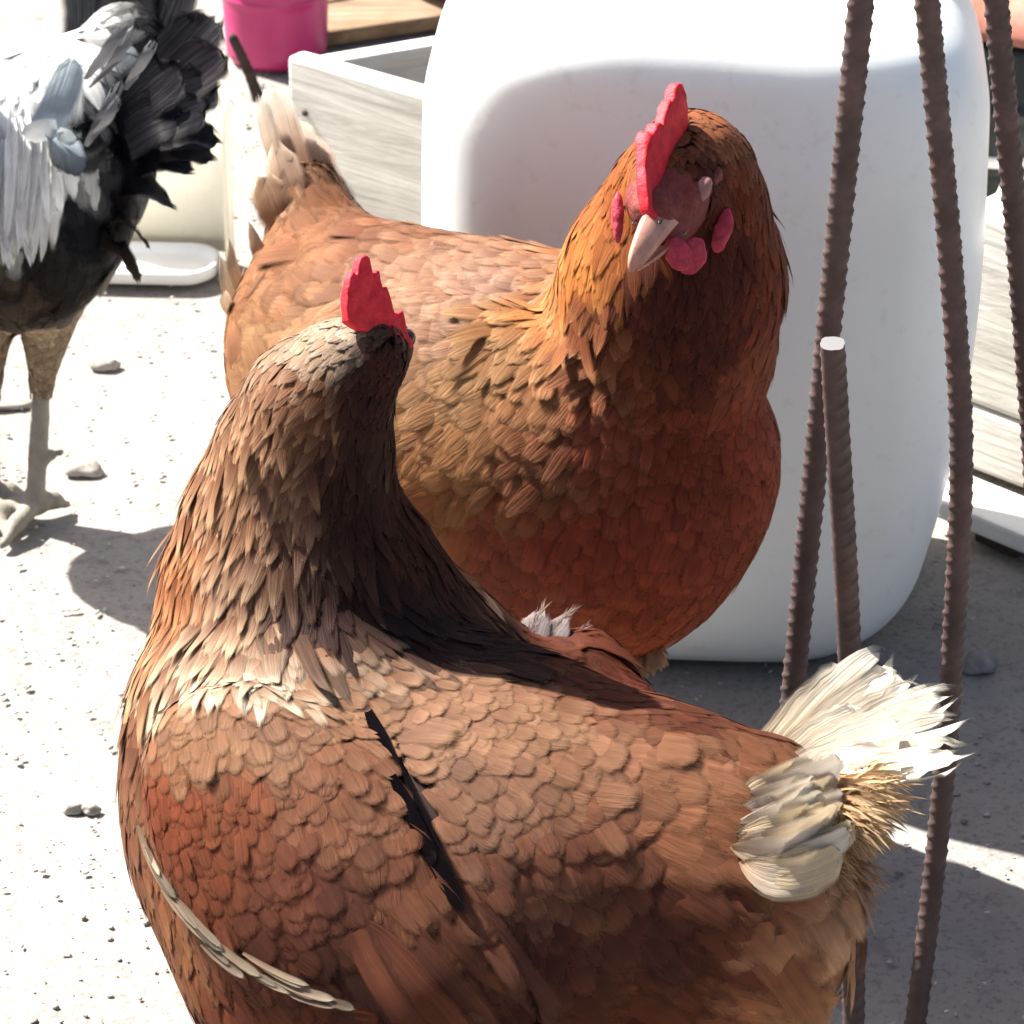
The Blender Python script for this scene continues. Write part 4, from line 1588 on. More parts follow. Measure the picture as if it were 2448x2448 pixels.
# pale coverts under the tail: soft vanes bowing down and to the right
rA = np.random.default_rng(21)
for i in range(30):
    t_ = (i + rA.uniform(-.6, .6)) / 29
    t_ = min(max(t_, 0), 1)
    bx, by = 1742 + 40 * t_ + rA.normal(0, 10), 1915 + 165 * t_ + rA.normal(0, 7)
    L = rA.uniform(210, 300) - 20 * t_
    ex, ey = bx + L * .97, by - 105 + 75 * t_ + rA.normal(0, 22)
    sag = rA.uniform(18, 34) + 34 * t_
    D = 1.380 - .026 * math.sin(t_ * 1.57) + .0009 * (i % 5)
    P3 = smooth_poly([at(bx, by, D + .002), at(bx + L * .38, (by + ey) / 2 + sag, D - .005), at(bx + L * .75, by * .3 + ey * .7 + sag * .5, D - .003), at(ex, ey, D + .008)], 2)
    w = rA.uniform(.0055, .0105)
    pick = rA.random()
    c0 = np.array((.34, .20, .10) if pick < .35 else (.44, .33, .20))
    c1 = np.array(WHITE if pick < .6 else CREAM) * rA.uniform(.85, 1.08)
    V, Q, C, U = free_feather(P3, w, nrm(UPV + RGT * (.25 - .2 * t_) + FWD * rA.normal(-.05, .16)), 'quill', 9, c0, c1, .015, .35, .07, 16, k + 3, 0, .7)
    A.part('tail_covert', V, Q, C, U, M['feather_white'])
    k += 1
# tawny loose fluff below the tail: soft vanes with a haze of fine barbs
VV, QQ, CC, UU, off = [], [], [], [], 0
for i in range(2000):
    t_ = rA.random()
    clump = rA.integers(0, 26)
    rc_ = np.random.default_rng(1000 + clump)
    t_ = np.clip(rc_.random() + rA.normal(0, .045), 0, 1)
    bx, by = 2000 + rc_.normal(0, 45) - 95 * t_ + rA.normal(0, 16), 1865 + 340 * t_ + rA.normal(0, 10)
    D = 1.402 + rc_.normal(0, .012) + rA.normal(0, .004)
    ang = rc_.normal(0.20 + .70 * t_, .22) + rA.normal(0, .30)
    L = rA.uniform(70, 165) * (1 - .2 * t_)
    b0 = at(bx, by, D)
    e = at(bx + math.cos(ang) * L, by + math.sin(ang) * L + 12, D - .010 + rA.normal(0, .004))
    m_ = (b0 + e) / 2 + UPV * rA.normal(.003, .0015) - FWD * .004
    c0 = np.array((.34, .19, .085)) * (1 - t_) + np.array((.28, .12, .055)) * t_
    c1 = np.array((.56, .42, .25)) * (1 - t_) + np.array((.42, .25, .14)) * t_
    g = rc_.uniform(.8, 1.1) * rA.uniform(.9, 1.1)
    sd_ = nrm(UPV + FWD * rA.normal(0, .6) + RGT * .2)
    V, Q, C, U = free_feather([b0, m_, e], rA.uniform(.0005, .0014), sd_, 'lance', 3, c0 * g, c1 * g, .05, .3, .1, 6, i % 97)
    VV.append(V); QQ.append(Q + off); CC.append(C); UU.append(U); off += len(V)
o = A.part('down', np.concatenate(VV), np.concatenate(QQ), np.concatenate(CC), np.concatenate(UU), M['feather_white'])
o['kind'] = 'stuff'
# grey downy tuft lifted at the far shoulder
for i, (x0, y0, x1, y1, w) in enumerate([(1265, 1575, 1300, 1452, .0085), (1285, 1580, 1365, 1462, .0085), (1300, 1585, 1400, 1500, .0070), (1255, 1570, 1262, 1490, .0055)]):
    b0, e = at(x0, y0, 1.488), at(x1, y1, 1.502)
    mid = (b0 + e) / 2 - RGT * .003
    V, Q, C, U = free_feather([b0, mid, e], w, nrm(RGT + UPV * .4), 'fluff', 9, (.10, .08, .082), (.17, .135, .13), .04, .8, .2, 12, 60 + i)
    A.part('down_feather', V, Q, C, U, M['feather_white'])
    V, Q, C, U = barb_feather([b0, mid, e], .007, RGT, 90 + i, 50, (.10, .075, .072), (.22, .16, .13), .00014, 1.9)
    A.part('loose_barbs', V, Q, C, U, M['feather_white'])
# flight feathers of the near wing: hang along the trailing edge, down and to the right
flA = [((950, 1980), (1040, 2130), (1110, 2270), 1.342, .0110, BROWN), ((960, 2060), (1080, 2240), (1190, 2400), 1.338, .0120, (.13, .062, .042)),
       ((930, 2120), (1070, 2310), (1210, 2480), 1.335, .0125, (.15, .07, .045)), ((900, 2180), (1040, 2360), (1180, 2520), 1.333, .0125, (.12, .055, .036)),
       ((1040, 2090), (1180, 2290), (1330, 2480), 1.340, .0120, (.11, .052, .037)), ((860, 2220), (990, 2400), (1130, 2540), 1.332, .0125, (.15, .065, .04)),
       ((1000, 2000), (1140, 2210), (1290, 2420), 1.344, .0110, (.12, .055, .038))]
for a, b, c, D, w, cc in flA:
    P3 = smooth_poly([at(*a, D + .006), at(*b, D - .003), at(*c, D + .006)], 2)
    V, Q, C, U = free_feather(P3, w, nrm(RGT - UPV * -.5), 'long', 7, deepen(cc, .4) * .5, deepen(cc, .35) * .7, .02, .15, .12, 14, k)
    A.part('flight_feather', V, Q, C, U, M['feather'])
    k += 1
# near-black vanes laid in the slit between wing and back as its shade
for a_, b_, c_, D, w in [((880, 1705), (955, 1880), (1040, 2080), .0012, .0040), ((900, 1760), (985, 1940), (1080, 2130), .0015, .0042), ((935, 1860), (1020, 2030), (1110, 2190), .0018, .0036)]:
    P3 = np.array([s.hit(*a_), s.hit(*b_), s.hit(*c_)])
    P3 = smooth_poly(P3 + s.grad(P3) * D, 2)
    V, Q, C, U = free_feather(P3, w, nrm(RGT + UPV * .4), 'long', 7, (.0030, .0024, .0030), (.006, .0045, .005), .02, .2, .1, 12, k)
    A.part('slit_shade_vane', V, Q, C, U, M['feather_slit_shade'])
    k += 1
# pale feathers along the wing's leading edge
edge = np.array([s.hit(x, y) for x, y in [(346, 1975), (368, 2040), (400, 2098), (440, 2152), (485, 2205), (540, 2258), (600, 2302), (660, 2338), (725, 2366), (790, 2384), (860, 2396)]])
edge = edge + s.grad(edge) * .0030
eu = np.linspace(0, 1, len(edge))
re_ = np.random.default_rng(31)
for i in range(20):
    u0 = i / 20 * .84
    u1 = u0 + re_.uniform(.16, .26)
    us = np.linspace(u0, u1, 4)
    P3 = np.stack([np.interp(us, eu, edge[:, j]) for j in range(3)], 1)
    P3 += UPV * (re_.normal(0, .0020) - np.linspace(0, 1, 4)[:, None] * re_.uniform(-.001, .002)) - FWD * (.0002 + np.linspace(0, .0015, 4)[:, None])
    g = re_.uniform(.12, .42)
    V, Q, C, U = free_feather(P3, re_.uniform(.0008, .0022), nrm(UPV + RGT), 'long', 5, np.array((.42, .28, .18)) * g, np.array((.58, .48, .36)) * g, .04, .4, .2, 10, k)
    A.part('wing_edge_feather', V, Q, C, U, M['feather_white'])
    k += 1

# comb, face, beak, eyes
cp = [(824, 772), (821, 735), (822, 695), (829, 662), (838, 648), (846, 660), (849, 640), (855, 616), (866, 609), (877, 616), (882, 640), (886, 662), (893, 645), (901, 647), (905, 672), (908, 690),
      (917, 684), (925, 702), (930, 725), (937, 748), (945, 750), (955, 741), (962, 756), (966, 785), (972, 806), (981, 813), (979, 832), (967, 845), (952, 826), (935, 806), (913, 792), (876, 796), (847, 788)]
out = [at(x, y, 1.394 + (x - 824) * .00015) for x, y in cp]
nvec = np.cross(at(979, 832, 1.405) - at(824, 772, 1.385), at(866, 609, 1.39) - at(870, 790, 1.39))
plate('comb', out, nvec, .0046, M['comb'], A.root, A.base, .0013)
fs = Sdf()
fs.ell(hA + fA * .022 + np.array([0, 0, -.004]), (fA, np.array([0, 0, 1.])), (.013, .014, .0142), .006)
sdf_part('face', fs, M['face'], A.root, A.base, .0018)
sideA = nrm(np.cross(fA, [0, 0, 1.]))
beak_loft('upper_beak', [hA + fA * .026 + [0, 0, -.002], hA + fA * .038 + [0, 0, -.004], hA + fA * .046 + [0, 0, -.009], hA + fA * .048 + [0, 0, -.013]], (.0075, .006, .003, .0006), (.0075, .006, .004, .0008), (0, 0, 1), sideA, M['beak'], A.root, A.base)
beak_loft('lower_beak', [hA + fA * .024 + [0, 0, -.009], hA + fA * .036 + [0, 0, -.011], hA + fA * .043 + [0, 0, -.013]], (.0062, .0048, .001), (.003, .0024, .001), (0, 0, -1), sideA, M['beak'], A.root, A.base)
for sg in (-1, 1):
    es = Sdf()
    es.ball(hA + fA * .020 + sideA * sg * .0112 + [0, 0, .001], .0042)
    sdf_part('eye', es, M['eye'], A.root, A.base, .0010)
    ws = Sdf()
    c = hA + fA * .030 + sideA * sg * .004
    ws.ell(c + [0, 0, -.021], (np.array([0, 0, 1.]), fA), (.009, .0070, .0024), .004)
    ws.ell(c + [0, 0, -.014], (np.array([0, 0, 1.]), fA), (.009, .006, .0030), .004)
    sdf_part('wattle', ws, M['wattle'], A.root, A.base, .0011, .0008)
# ------------------------------------------------------------------ far hen (B), facing right, head turned to the camera
bB = at(1200, 1090, 1.69)
B = Bird('hen', (bB[0], bB[1], 0), 'golden brown hen standing before the jerrycan, face turned to the camera', 'brown hens')
s = B.s
axB = at(1600, 1110, 1.665) - at(760, 850, 1.72)
s.ell(at(1180, 1060, 1.69), (axB, UPV), (.128, .082, .082), .03)
s.ball(at(1555, 1080, 1.66), .0575)
s.ball(at(1435, 1285, 1.66), .057)
s.ball(at(790, 800, 1.735), .049)
s.cone(at(830, 740, 1.735), at(730, 480, 1.75), .038, .018, .02)
s.cone(at(1350, 860, 1.68), at(980, 760, 1.71), .048, .040, .03)
nk = [(1480, 960, 1.66, .062), (1570, 820, 1.635, .0535), (1612, 660, 1.605, .0500), (1640, 500, 1.585, .0365), (1652, 410, 1.572, .0265), (1645, 385, 1.565, .0205)]
for p, q in zip(nk[:-1], nk[1:]):
    s.cone(at(*p[:3]), at(*q[:3]), p[3], q[3], .006)
beak_tip = at(1509, 644, 1.512)
hB = at(1640, 415, 1.562)
fB = nrm(at(1535, 540, 1.520) - hB)
s.ell(hB + fB * .010, (fB, UPV), (.030, .0215, .0205), .006)
wl = at(800, 860, 1.66) - at(1330, 1010, 1.615)
s.ell(at(1100, 1000, 1.632), (wl, UPV), (.092, .056, .028), .010)
for sgn in (-1, 1):
    hip = at(1330, 1400, 1.70) + np.array([.2, 1, 0]) * sgn * .034
    foot = np.array([hip[0] + .01, hip[1], 0.002])
    leg_prims(s, hip, foot, np.array([.95, -.3, 0]))
B.body(leg_col((.04, .016, .012), (.45, .33, .16), .088))
faceB = hB + fB * .030


def skipB(P):
    leg = P[:, 2] < .085
    px, py, D = proj(P)
    face = (np.linalg.norm(P - (hB + fB * .036), axis=1) < .0215) | (np.linalg.norm(P - at(1672, 462, 1.533), axis=1) < .0105)
    return leg | face


anB = [
    (1700, 320, 1760, 380, .012, .007, .0030, 'lance', (.22, .09, .045), (.36, .19, .11), .12),
    (1600, 330, 1560, 380, .012, .007, .0030, 'lance', (.22, .09, .045), (.30, .13, .06), .12),
    (1760, 420, 1800, 520, .018, .007, .0034, 'lance', (.12, .036, .02), (.17, .056, .03), .12),
    (1690, 380, 1730, 440, .010, .006, .0028, 'lance', (.07, .022, .015), (.10, .035, .022), .12),
    (1680, 520, 1700, 600, .014, .006, .0030, 'lance', (.06, .02, .014), (.09, .03, .02), .12),
    (1600, 660, 1590, 760, .018, .007, .0034, 'lance', (.05, .017, .013), (.09, .03, .02), .14),
    (1500, 420, 1450, 520, .020, .007, .0035, 'lance', (.24, .09, .03), ORANGE, .12),
    (1720, 560, 1740, 700, .024, .008, .0038, 'lance', (.055, .018, .013), (.10, .033, .02), .12),  # neck front darkened, shade painted into the feathers
    (1850, 600, 1870, 760, .026, .008, .0040, 'lance', (.13, .036, .02), (.19, .06, .036), .14),
    (1420, 560, 1350, 680, .026, .008, .0038, 'lance', ORANGE, (.52, .27, .10), .12),  # left neck edge brightened, its sunlight painted into the colour
    (1560, 700, 1530, 830, .026, .008, .0040, 'lance', (.055, .018, .013), (.11, .036, .022), .16),
    (1330, 680, 1240, 790, .028, .009, .0042, 'lance', ORANGE, (.56, .33, .16), .14),
    (1430, 780, 1340, 900, .028, .010, .0046, 'lance', (.17, .062, .03), (.38, .20, .11), .9),
    (1240, 790, 1150, 880, .026, .012, .0056, 'lance', (.36, .19, .085), (.58, .39, .22), .36),
    (1700, 800, 1710, 930, .024, .010, .0048, 'lance', (.055, .018, .013), (.10, .032, .02), .10),
    (1840, 820, 1860, 920, .024, .010, .0050, 'lance', RUST, (.23, .08, .04), .10),
    (1800, 1000, 1810, 1140, .0160, .0096, .0050, 'round', (.16, .043, .022), (.21, .064, .034), .08),
    (1650, 1050, 1640, 1200, .0160, .0096, .0050, 'round', (.12, .033, .018), (.17, .05, .028), .08),
    (1480, 1000, 1420, 1120, .0176, .0096, .0050, 'round', (.12, .036, .02), (.20, .075, .045), .16),
    (1600, 1280, 1570, 1420, .022, .014, .0068, 'fluff', (.16, .045, .024), (.22, .066, .035), .07),
    (1400, 1250, 1360, 1380, .022, .014, .0068, 'fluff', (.14, .040, .022), (.20, .06, .034), .07),
    (1450, 1480, 1430, 1600, .024, .015, .0072, 'fluff', (.18, .052, .026), (.26, .09, .045), .09),
    (1200, 1250, 1150, 1380, .024, .015, .0070, 'fluff', (.17, .052, .028), (.25, .09, .05), .09),
    # wing and back
    (1300, 930, 1200, 1040, .0192, .0128, .0056, 'round', (.27, .13, .06), (.46, .27, .15), .42),
    (1330, 1080, 1230, 1180, .0192, .0112, .0053, 'round', (.16, .065, .034), (.34, .18, .10), .70),
    (1150, 900, 1040, 980, .0208, .0144, .0062, 'round', (.35, .20, .10), (.48, .31, .18), .13),
    (1130, 1060, 1020, 1150, .0224, .0144, .0064, 'round', (.30, .155, .075), (.42, .25, .13), .14),
    (1060, 1200, 960, 1280, .032, .018, .0085, 'long', (.24, .11, .05), (.36, .19, .09), .12),
    (950, 950, 830, 980, .0240, .0160, .0069, 'round', (.33, .19, .10), (.44, .28, .16), .13),
    (1100, 770, 950, 740, .0176, .0128, .0056, 'round', (.33, .19, .125), (.46, .31, .22), .16),
    (1220, 710, 1060, 670, .0176, .0128, .0056, 'round', (.32, .19, .14), (.48, .34, .26), .18),
    (1000, 660, 880, 600, .0192, .0144, .0061, 'round', (.32, .18, .12), (.44, .29, .2), .16),
    (850, 800, 720, 780, .0208, .0152, .0064, 'round', (.32, .18, .095), (.42, .26, .15), .14),
    (700, 860, 600, 820, .028, .020, .0085, 'fluff', (.32, .18, .095), (.42, .27, .16), .14),
    (640, 700, 560, 640, .030, .022, .0090, 'fluff', (.31, .15, .075), (.40, .23, .13), .18),
    (780, 600, 700, 500, .0272, .0208, .0076, 'round', (.27, .125, .06), (.34, .18, .095), .18),
    (900, 570, 800, 470, .0256, .0176, .0072, 'round', (.20, .09, .05), (.30, .16, .1), .16),
    (700, 460, 650, 330, .036, .024, .0100, 'long', (.26, .14, .08), (.36, .23, .15), .12),
]
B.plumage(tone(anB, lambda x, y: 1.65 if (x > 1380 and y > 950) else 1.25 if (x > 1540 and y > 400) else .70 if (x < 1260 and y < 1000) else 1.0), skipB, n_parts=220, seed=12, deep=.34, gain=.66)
k = 300
for tx, ty, D, w, bx, by, c0, c1 in [
    (640, 190, 1.755, .0110, 770, 560, (.34, .2, .12), WHITE), (615, 215, 1.745, .0055, 740, 560, (.42, .28, .18), WHITE), (690, 260, 1.765, .0110, 800, 560, (.30, .17, .1), WHITE),
    (655, 330, 1.735, .0100, 770, 600, (.34, .2, .12), (.60, .48, .36)), (730, 310, 1.770, .0120, 830, 580, (.17, .085, .055), (.46, .36, .28)), (760, 400, 1.775, .0125, 870, 610, (.12, .055, .038), (.16, .08, .055)),
    (800, 470, 1.775, .0120, 900, 630, (.11, .05, .036), (.14, .07, .05)), (620, 400, 1.73, .0110, 730, 620, (.36, .21, .12), (.50, .36, .24)),
    (590, 520, 1.725, .0090, 680, 700, (.36, .22, .13), (.60, .48, .36)), (545, 560, 1.72, .0070, 600, 740, (.42, .29, .18), (.66, .55, .42)), (525, 600, 1.715, .0075, 590, 790, (.50, .37, .25), (.68, .58, .46)),
    (540, 690, 1.71, .0070, 570, 760, (.5, .36, .25), (.66, .55, .44)), (845, 520, 1.77, .0100, 930, 640, (.13, .06, .04), (.2, .1, .07))]:
    b0, t0 = at(bx, by, 1.735), at(tx, ty, D)
    mid = (b0 + t0) / 2 - FWD * .004 - RGT * .003
    if tx < 600:
        w, b0 = w * .55, b0 + (b0 - t0) * .35
    V, Q, C, U = free_feather([b0, mid, t0], w, nrm(RGT + UPV * .3 - FWD * .25), 'lance' if tx < 600 else 'long', 9, deepen(c0, .4) * .62, c1, .03, .4, .18, 13, k, 0, 3.2)
    B.part('tail_feather', V, Q, C, U, M['feather_white'])
    k += 1
# pale fluff above the leg
for i, (x0, y0, x1, y1) in enumerate([(1500, 1520, 1490, 1610), (1530, 1510, 1540, 1600), (1550, 1500, 1570, 1590), (1515, 1530, 1520, 1615)]):
    b0, e = at(x0, y0, 1.655), at(x1, y1, 1.645)
    V, Q, C, U = barb_feather([b0, (b0 + e) / 2, e], .009, RGT, 190 + i, 20, (.40, .2, .09), (.52, .33, .19), .0012)
    B.part('down_feather', V, Q, C, U, M['feather_white'])

# ---- face of hen B
sdB = nrm(np.cross(fB, UPV))          # to one side of the head (screen right is +)
if sdB @ RGT < 0:
    sdB = -sdB
upB = nrm(np.cross(sdB, fB))
if upB @ UPV < 0:
    upB = -upB
fs = Sdf()
fs.ell(hB + fB * .019, (fB, upB), (.0220, .0185, .0185), .006)
fs.cone(hB + fB * .030 - upB * .003, at(1560, 500, 1.524), .0135, .0098, .008)
fs.cone(hB + fB * .024 - upB * .008, at(1596, 570, 1.528), .0120, .0064, .006)
fs.cone(at(1700, 420, 1.545), at(1640, 480, 1.532), .0050, .0045, .004)
sdf_part('face', fs, M['face'], B.root, B.base, .0014, .0005)
beak_loft('upper_beak', [at(1582, 500, 1.5300), at(1553, 545, 1.5160), at(1527, 596, 1.5070), at(1513, 630, 1.5050), at(1509, 650, 1.5070)],
          (.0088, .0074, .0054, .0032, .0006), (.0084, .0072, .0054, .0036, .0008), upB, sdB, M['beak'], B.root, B.base)
beak_loft('lower_beak', [at(1606, 562, 1.5330), at(1572, 597, 1.5230), at(1545, 622, 1.5150), at(1526, 644, 1.5115)],
          (.0078, .0062, .0040, .0008), (.0040, .0036, .0026, .0008), -upB, sdB, M['beak'], B.root, B.base, .4)
for sg in (-1, 1):
    bs = Sdf()
    bs.ell(at(1551, 545, 1.5160) + sdB * sg * .0062 + upB * .0028, (fB, upB), (.0022, .0009, .0009), .001)
    sdf_part('nostril', bs, M['eye'], B.root, B.base, .0005)
# comb seen almost end on
fc = [(1541, 500, 0), (1533, 440, .002), (1531, 385, .006), (1528, 335, .010), (1536, 312, .012), (1548, 322, .012), (1556, 296, .016), (1568, 292, .016), (1574, 300, .018), (1582, 258, .022), (1592, 238, .024), (1598, 244, .025),
      (1603, 212, .028), (1611, 198, .030), (1622, 200, .031), (1632, 226, .033), (1635, 258, .036), (1628, 312, .036), (1622, 372, .034), (1604, 455, .026), (1578, 512, .010), (1556, 530, .002)]
out = [at(x, y, 1.512 + d) for x, y, d in fc]
nv = np.cross(at(1622, 372, 1.546) - at(1541, 500, 1.512), at(1611, 198, 1.542) - at(1560, 500, 1.518))
plate('comb', out, nv, .0050, M['comb'], B.root, B.base, .0018)
# wattles and lobes
def lobe(name, c, ax1, ax2, rad, mat):
    w = Sdf()
    w.ell(c, (ax1, ax2), rad, .004)
    sdf_part(name, w, mat, B.root, B.base, .0009, .0007 if name in ('wattle', 'ear_lobe') else .0003)


lobe('wattle', at(1620, 606, 1.522), -UPV + RGT * .5, RGT, (.0078, .0056, .0022), M['wattle'])
lobe('wattle', at(1654, 612, 1.527), -UPV - RGT * .35, RGT, (.0082, .0062, .0022), M['wattle'])
lobe('ear_lobe', at(1727, 550, 1.549), -UPV - RGT * .28, RGT, (.0100, .0040, .0024), M['wattle'])
lobe('ear_lobe', at(1477, 518, 1.538), -UPV, RGT, (.0112, .0026, .0024), M['wattle'])
lobe('eyelid', at(1666, 461, 1.5345), RGT * .75 + UPV * .85, UPV - RGT, (.0085, .0048, .0040), M['lid'])
lobe('ear_patch', at(1736, 450, 1.554), UPV + RGT * .15, RGT, (.0072, .0040, .0030), mat_skin('ear_tuft', (.10, .04, .028), (.15, .07, .045), .8, .02))
lobe('eye', at(1657, 476, 1.5312), RGT * .8 + UPV * .6, UPV, (.0036, .0010, .0016), M['eye'])

# ------------------------------------------------------------------ rooster at the left edge, facing out of the picture
footR = gnd(88, 1238)
C_ = Bird('rooster', (footR[0], footR[1], 0), 'black and white rooster cut off by the left edge of the picture', None)
s = C_.s
s.ell(at(-20, 420, 1.985), (RGT + UPV * .10, UPV), (.080, .074, .066), .03)
s.ball(at(150, 560, 1.975), .026)
s.ball(at(110, 660, 1.975), .018, .02)
s.ball(at(20, 620, 1.975), .034)
s.cone(at(170, 330, 1.99), at(300, 120, 2.0), .045, .026, .03)
s.cone(at(-300, 330, 1.985), at(-400, 80, 1.95), .045, .034, .03)
s.cone(at(-400, 80, 1.95), at(-440, -150, 1.92), .034, .024, .02)
s.ell(at(-470, -200, 1.91), (-RGT - UPV * .1, UPV), (.034, .024, .022), .01)
zr = footR[2]
# visible leg: feathered thigh tapering to the hock, then shank and toes
hk = at(100, 905, 2.035)
s.cone(at(118, 730, 2.00), hk, .018, .0066, .012)
s.cone(hk, footR + [0.0, 0, .012], .0058, .0054, .004)
for dx, dy, L in ((-.9, -.35, .045), (-.35, -.95, .042), (-.95, .35, .040), (.8, .5, .020)):
    d = nrm(np.array([dx, dy, 0]))
    a0 = footR + [0, 0, .010]
    m_ = footR + d * L * .55 + [0, 0, .0085]
    e = footR + d * L + [0, 0, .003]
    s.cone(a0, m_, .0056, .0048, .004)
    s.cone(m_, e, .0048, .0022, .003)
s.cone(footR + [0.002, 0.004, .034], footR + [.016, .006, .040], .0042, .0016, .003)      # spur
# other leg, at the picture's edge
foot2 = gnd(-22, 1215)
s.cone(at(-40, 720, 2.0), at(-30, 900, 2.03), .020, .008, .012)
s.cone(at(-30, 900, 2.03), foot2 + [0, 0, .012], .0070, .0064, .004)
for dx, dy, L in ((-.9, -.35, .045), (.35, -.95, .042), (-.95, .35, .040), (.85, .4, .022)):
    d = nrm(np.array([dx, dy, 0]))
    m_ = foot2 + d * L * .55 + [0, 0, .0085]
    s.cone(foot2 + [0, 0, .010], m_, .0056, .0048, .004)
    s.cone(m_, foot2 + d * L + [0, 0, .003], .0048, .0022, .003)


def colR(V):
    px, py, D = proj(V)
    c = np.broadcast_to(np.array((.006, .005, .006)), V.shape).copy()
    leg = V[:, 2] < .088
    c[leg] = (.21, .19, .155)
    return c


C_.body(colR, .0030)
BLK, BLK2 = (.0035, .0035, .0052), (.007, .0066, .0088)


def skipR(P):
    px, py, D = proj(P)
    return (P[:, 2] < .080) | (px < -900)


anR = [
    (60, 120, 60, 260, .040, .012, .0055, 'lance', (.66, .66, .64), (.78, .78, .76), .10),
    (20, 250, 30, 420, .050, .012, .0055, 'lance', (.68, .68, .66), (.78, .78, .76), .10),
    (-60, 300, -50, 450, .050, .012, .0055, 'lance', (.68, .68, .66), (.78, .78, .76), .10),
    (90, 330, 80, 450, .040, .012, .0056, 'lance', (.62, .63, .62), (.75, .75, .73), .12),
    (150, 250, 190, 380, .0272, .0144, .0064, 'round', BLK, BLK2, .12),
    (250, 250, 320, 330, .040, .022, .0085, 'long', BLK, BLK2, .14),
    (330, 110, 400, 60, .040, .022, .0085, 'long', BLK, BLK2, .12),
    (170, 450, 200, 570, .032, .020, .0080, 'fluff', BLK, BLK2, .12),
    (260, 420, 300, 520, .034, .020, .0080, 'fluff', BLK, (.012, .011, .011), .16),
    (100, 560, 120, 680, .030, .018, .0076, 'fluff', (.010, .008, .007), (.022, .018, .015), .12),
    (180, 650, 195, 750, .030, .018, .0075, 'fluff', (.007, .006, .006), (.022, .018, .015), .14),
    (60, 680, 60, 780, .028, .016, .0072, 'fluff', (.03, .022, .016), (.06, .045, .03), .12),
    (-40, 680, -30, 780, .028, .016, .0072, 'fluff', (.03, .022, .016), (.06, .045, .03), .12),
    (110, 800, 105, 900, .0128, .0072, .0037, 'round', (.26, .19, .12), (.38, .31, .22), .06),
    (150, 800, 130, 880, .0112, .0072, .0037, 'round', (.10, .065, .035), (.34, .26, .18), .06),
    (80, 830, 90, 900, .0112, .0072, .0037, 'round', (.12, .08, .045), (.36, .29, .2), .06),
]
C_.plumage(anR, skipR, mat='feather_black', n_parts=110, seed=13)
k = 500
# tail: broad black vanes, some with ragged pale edges, sweeping up right and drooping
tl = [  # base, mid, tip, D, half width, base colour, tip colour
    ((230, 330), (370, 120), (430, -60), 1.985, .020, BLK, BLK2), ((250, 330), (420, 140), (520, 30), 1.975, .020, BLK, BLK2),
    ((270, 340), (430, 190), (545, 110), 1.965, .019, BLK, (.012, .009, .012)), ((260, 350), (410, 240), (530, 190), 1.958, .020, BLK, BLK2),
    ((260, 360), (390, 280), (500, 240), 1.950, .019, BLK, BLK2), ((280, 350), (420, 300), (535, 345), 1.945, .016, BLK, BLK2),
    ((270, 370), (400, 330), (520, 385), 1.942, .015, BLK, (.016, .015, .016)), ((250, 380), (370, 360), (470, 410), 1.942, .015, BLK, BLK2),
    ((210, 300), (300, 100), (300, -90), 1.990, .020, BLK, BLK2), ((180, 280), (230, 60), (200, -110), 1.995, .018, (.006, .007, .009), (.012, .013, .015)),
    ((230, 400), (330, 430), (420, 500), 1.945, .015, BLK, (.012, .010, .010)), ((220, 460), (300, 520), (360, 600), 1.945, .014, BLK, (.02, .016, .014)),
    ((220, 520), (290, 590), (330, 680), 1.945, .012, BLK, (.03, .023, .018)),
    ((240, 350), (330, 230), (440, 150), 1.935, .019, BLK, BLK2), ((240, 370), (340, 280), (440, 260), 1.930, .019, BLK, BLK2)]
for a, b, c, D, w, c0, c1 in tl:
    P3 = smooth_poly([at(*a, 1.965), at(*b, D), at(*c, D + .01)], 2)
    V, Q, Cc, U = free_feather(P3, w, nrm(UPV * .6 + RGT * -.5 + FWD * .25), 'long', 9, c0, c1, .03, .5, .12, 14, k)
    C_.part('tail_feather', V, Q, Cc, U, M['feather_black'])
    k += 1
# feathers edged in grey white with broken barbs
for a, b, c, D, w in [((205, 190), (255, 130), (318, 38), 1.918, .0085), ((215, 210), (275, 150), (325, 60), 1.916, .006), ((300, 215), (340, 150), (372, 95), 1.912, .0065), ((205, 350), (250, 280), (290, 190), 1.912, .0075),
                      ((215, 340), (255, 290), (285, 230), 1.909, .006)]:
    P3 = smooth_poly([at(*a, D + .008), at(*b, D), at(*c, D)], 2)
    V, Q, Cc, U = free_feather(P3, w * .55, nrm(RGT + UPV * .7), 'long', 9, (.09, .09, .095), (.20, .20, .205), .10, .9, .1, 14, k, 3)
    C_.part('edged_feather', V, Q, Cc, U, M['feather_white'])
    k += 1
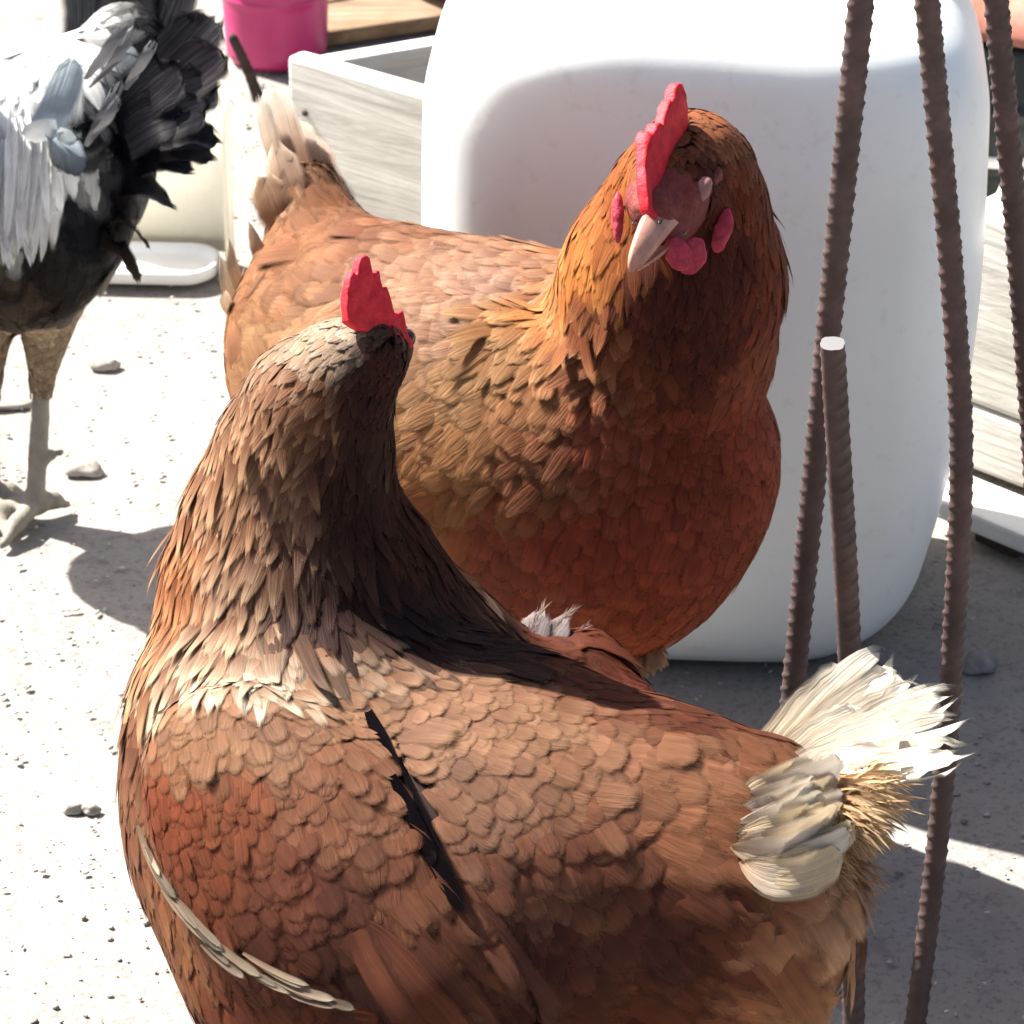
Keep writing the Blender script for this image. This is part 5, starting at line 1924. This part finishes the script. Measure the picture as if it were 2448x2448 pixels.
# broad blue-grey coverts
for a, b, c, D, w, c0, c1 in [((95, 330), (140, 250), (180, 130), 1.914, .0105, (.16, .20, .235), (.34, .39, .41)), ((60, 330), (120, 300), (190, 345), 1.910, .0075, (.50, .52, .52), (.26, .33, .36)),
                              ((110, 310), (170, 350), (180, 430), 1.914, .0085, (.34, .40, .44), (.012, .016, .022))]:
    P3 = smooth_poly([at(*a, D + .006), at(*b, D - .004), at(*c, D)], 2)
    V, Q, Cc, U = free_feather(P3, w, nrm(RGT - UPV * .4), 'round', 9, c0, c1, .02, .3, .12, 13, k)
    C_.part('covert_feather', V, Q, Cc, U, M['feather_white'])
    k += 1
# long white saddle hackles hanging over the flank
rr_ = np.random.default_rng(5)
for i in range(46):
    x0 = rr_.uniform(-60, 115)
    y0 = rr_.uniform(300, 440) - max(0, x0) * .4
    L = rr_.uniform(230, 330)
    x1 = x0 + rr_.uniform(-25, 20)
    y1 = min(y0 + L, 655 + rr_.uniform(-60, 0))
    dd = 1.898 + rr_.normal(0, .004)
    q0, q1 = C_.s.hit(x0, y0), C_.s.hit(x0 + 4, y0 * .6 + y1 * .4)
    q0, q1 = q0 - FWD * .003 + UPV * .003, q1 - FWD * .008
    De = (q1 - CAM) @ FWD - .003
    P3 = smooth_poly([q0, q1, at(x1, y1, De)], 2)
    g = rr_.uniform(.72, .84)
    V, Q, Cc, U = free_feather(P3, rr_.uniform(.0034, .0052), RGT, 'lance', 5, (g, g, g * .97), (g * .92, g * .90, g * .84), .04, .4, .3, 12, k)
    C_.part('saddle_hackle', V, Q, Cc, U, M['feather_white'])
    k += 1
hR = at(-500, -205, 1.91)
plate('comb', [hR + RGT * x - np.array([0, 0, 1.]) * y for x, y in [(-.03, -.012), (-.035, -.03), (-.024, -.028), (-.02, -.05), (-.01, -.034), (0, -.058), (.01, -.036), (.022, -.052), (.026, -.026), (.038, -.03), (.032, -.006), (0, -.014)]],
      np.array([0, 1., 0]), .005, M['comb'], C_.root, C_.base, .0014)
bs = Sdf()
bs.cone(hR - RGT * .026, hR - RGT * .052 + [0, 0, -.008], .008, .002, .004)
sdf_part('beak', bs, M['beak'], C_.root, C_.base, .0012)

for b_ in (A, B, C_):
    b_.finish_plumage()
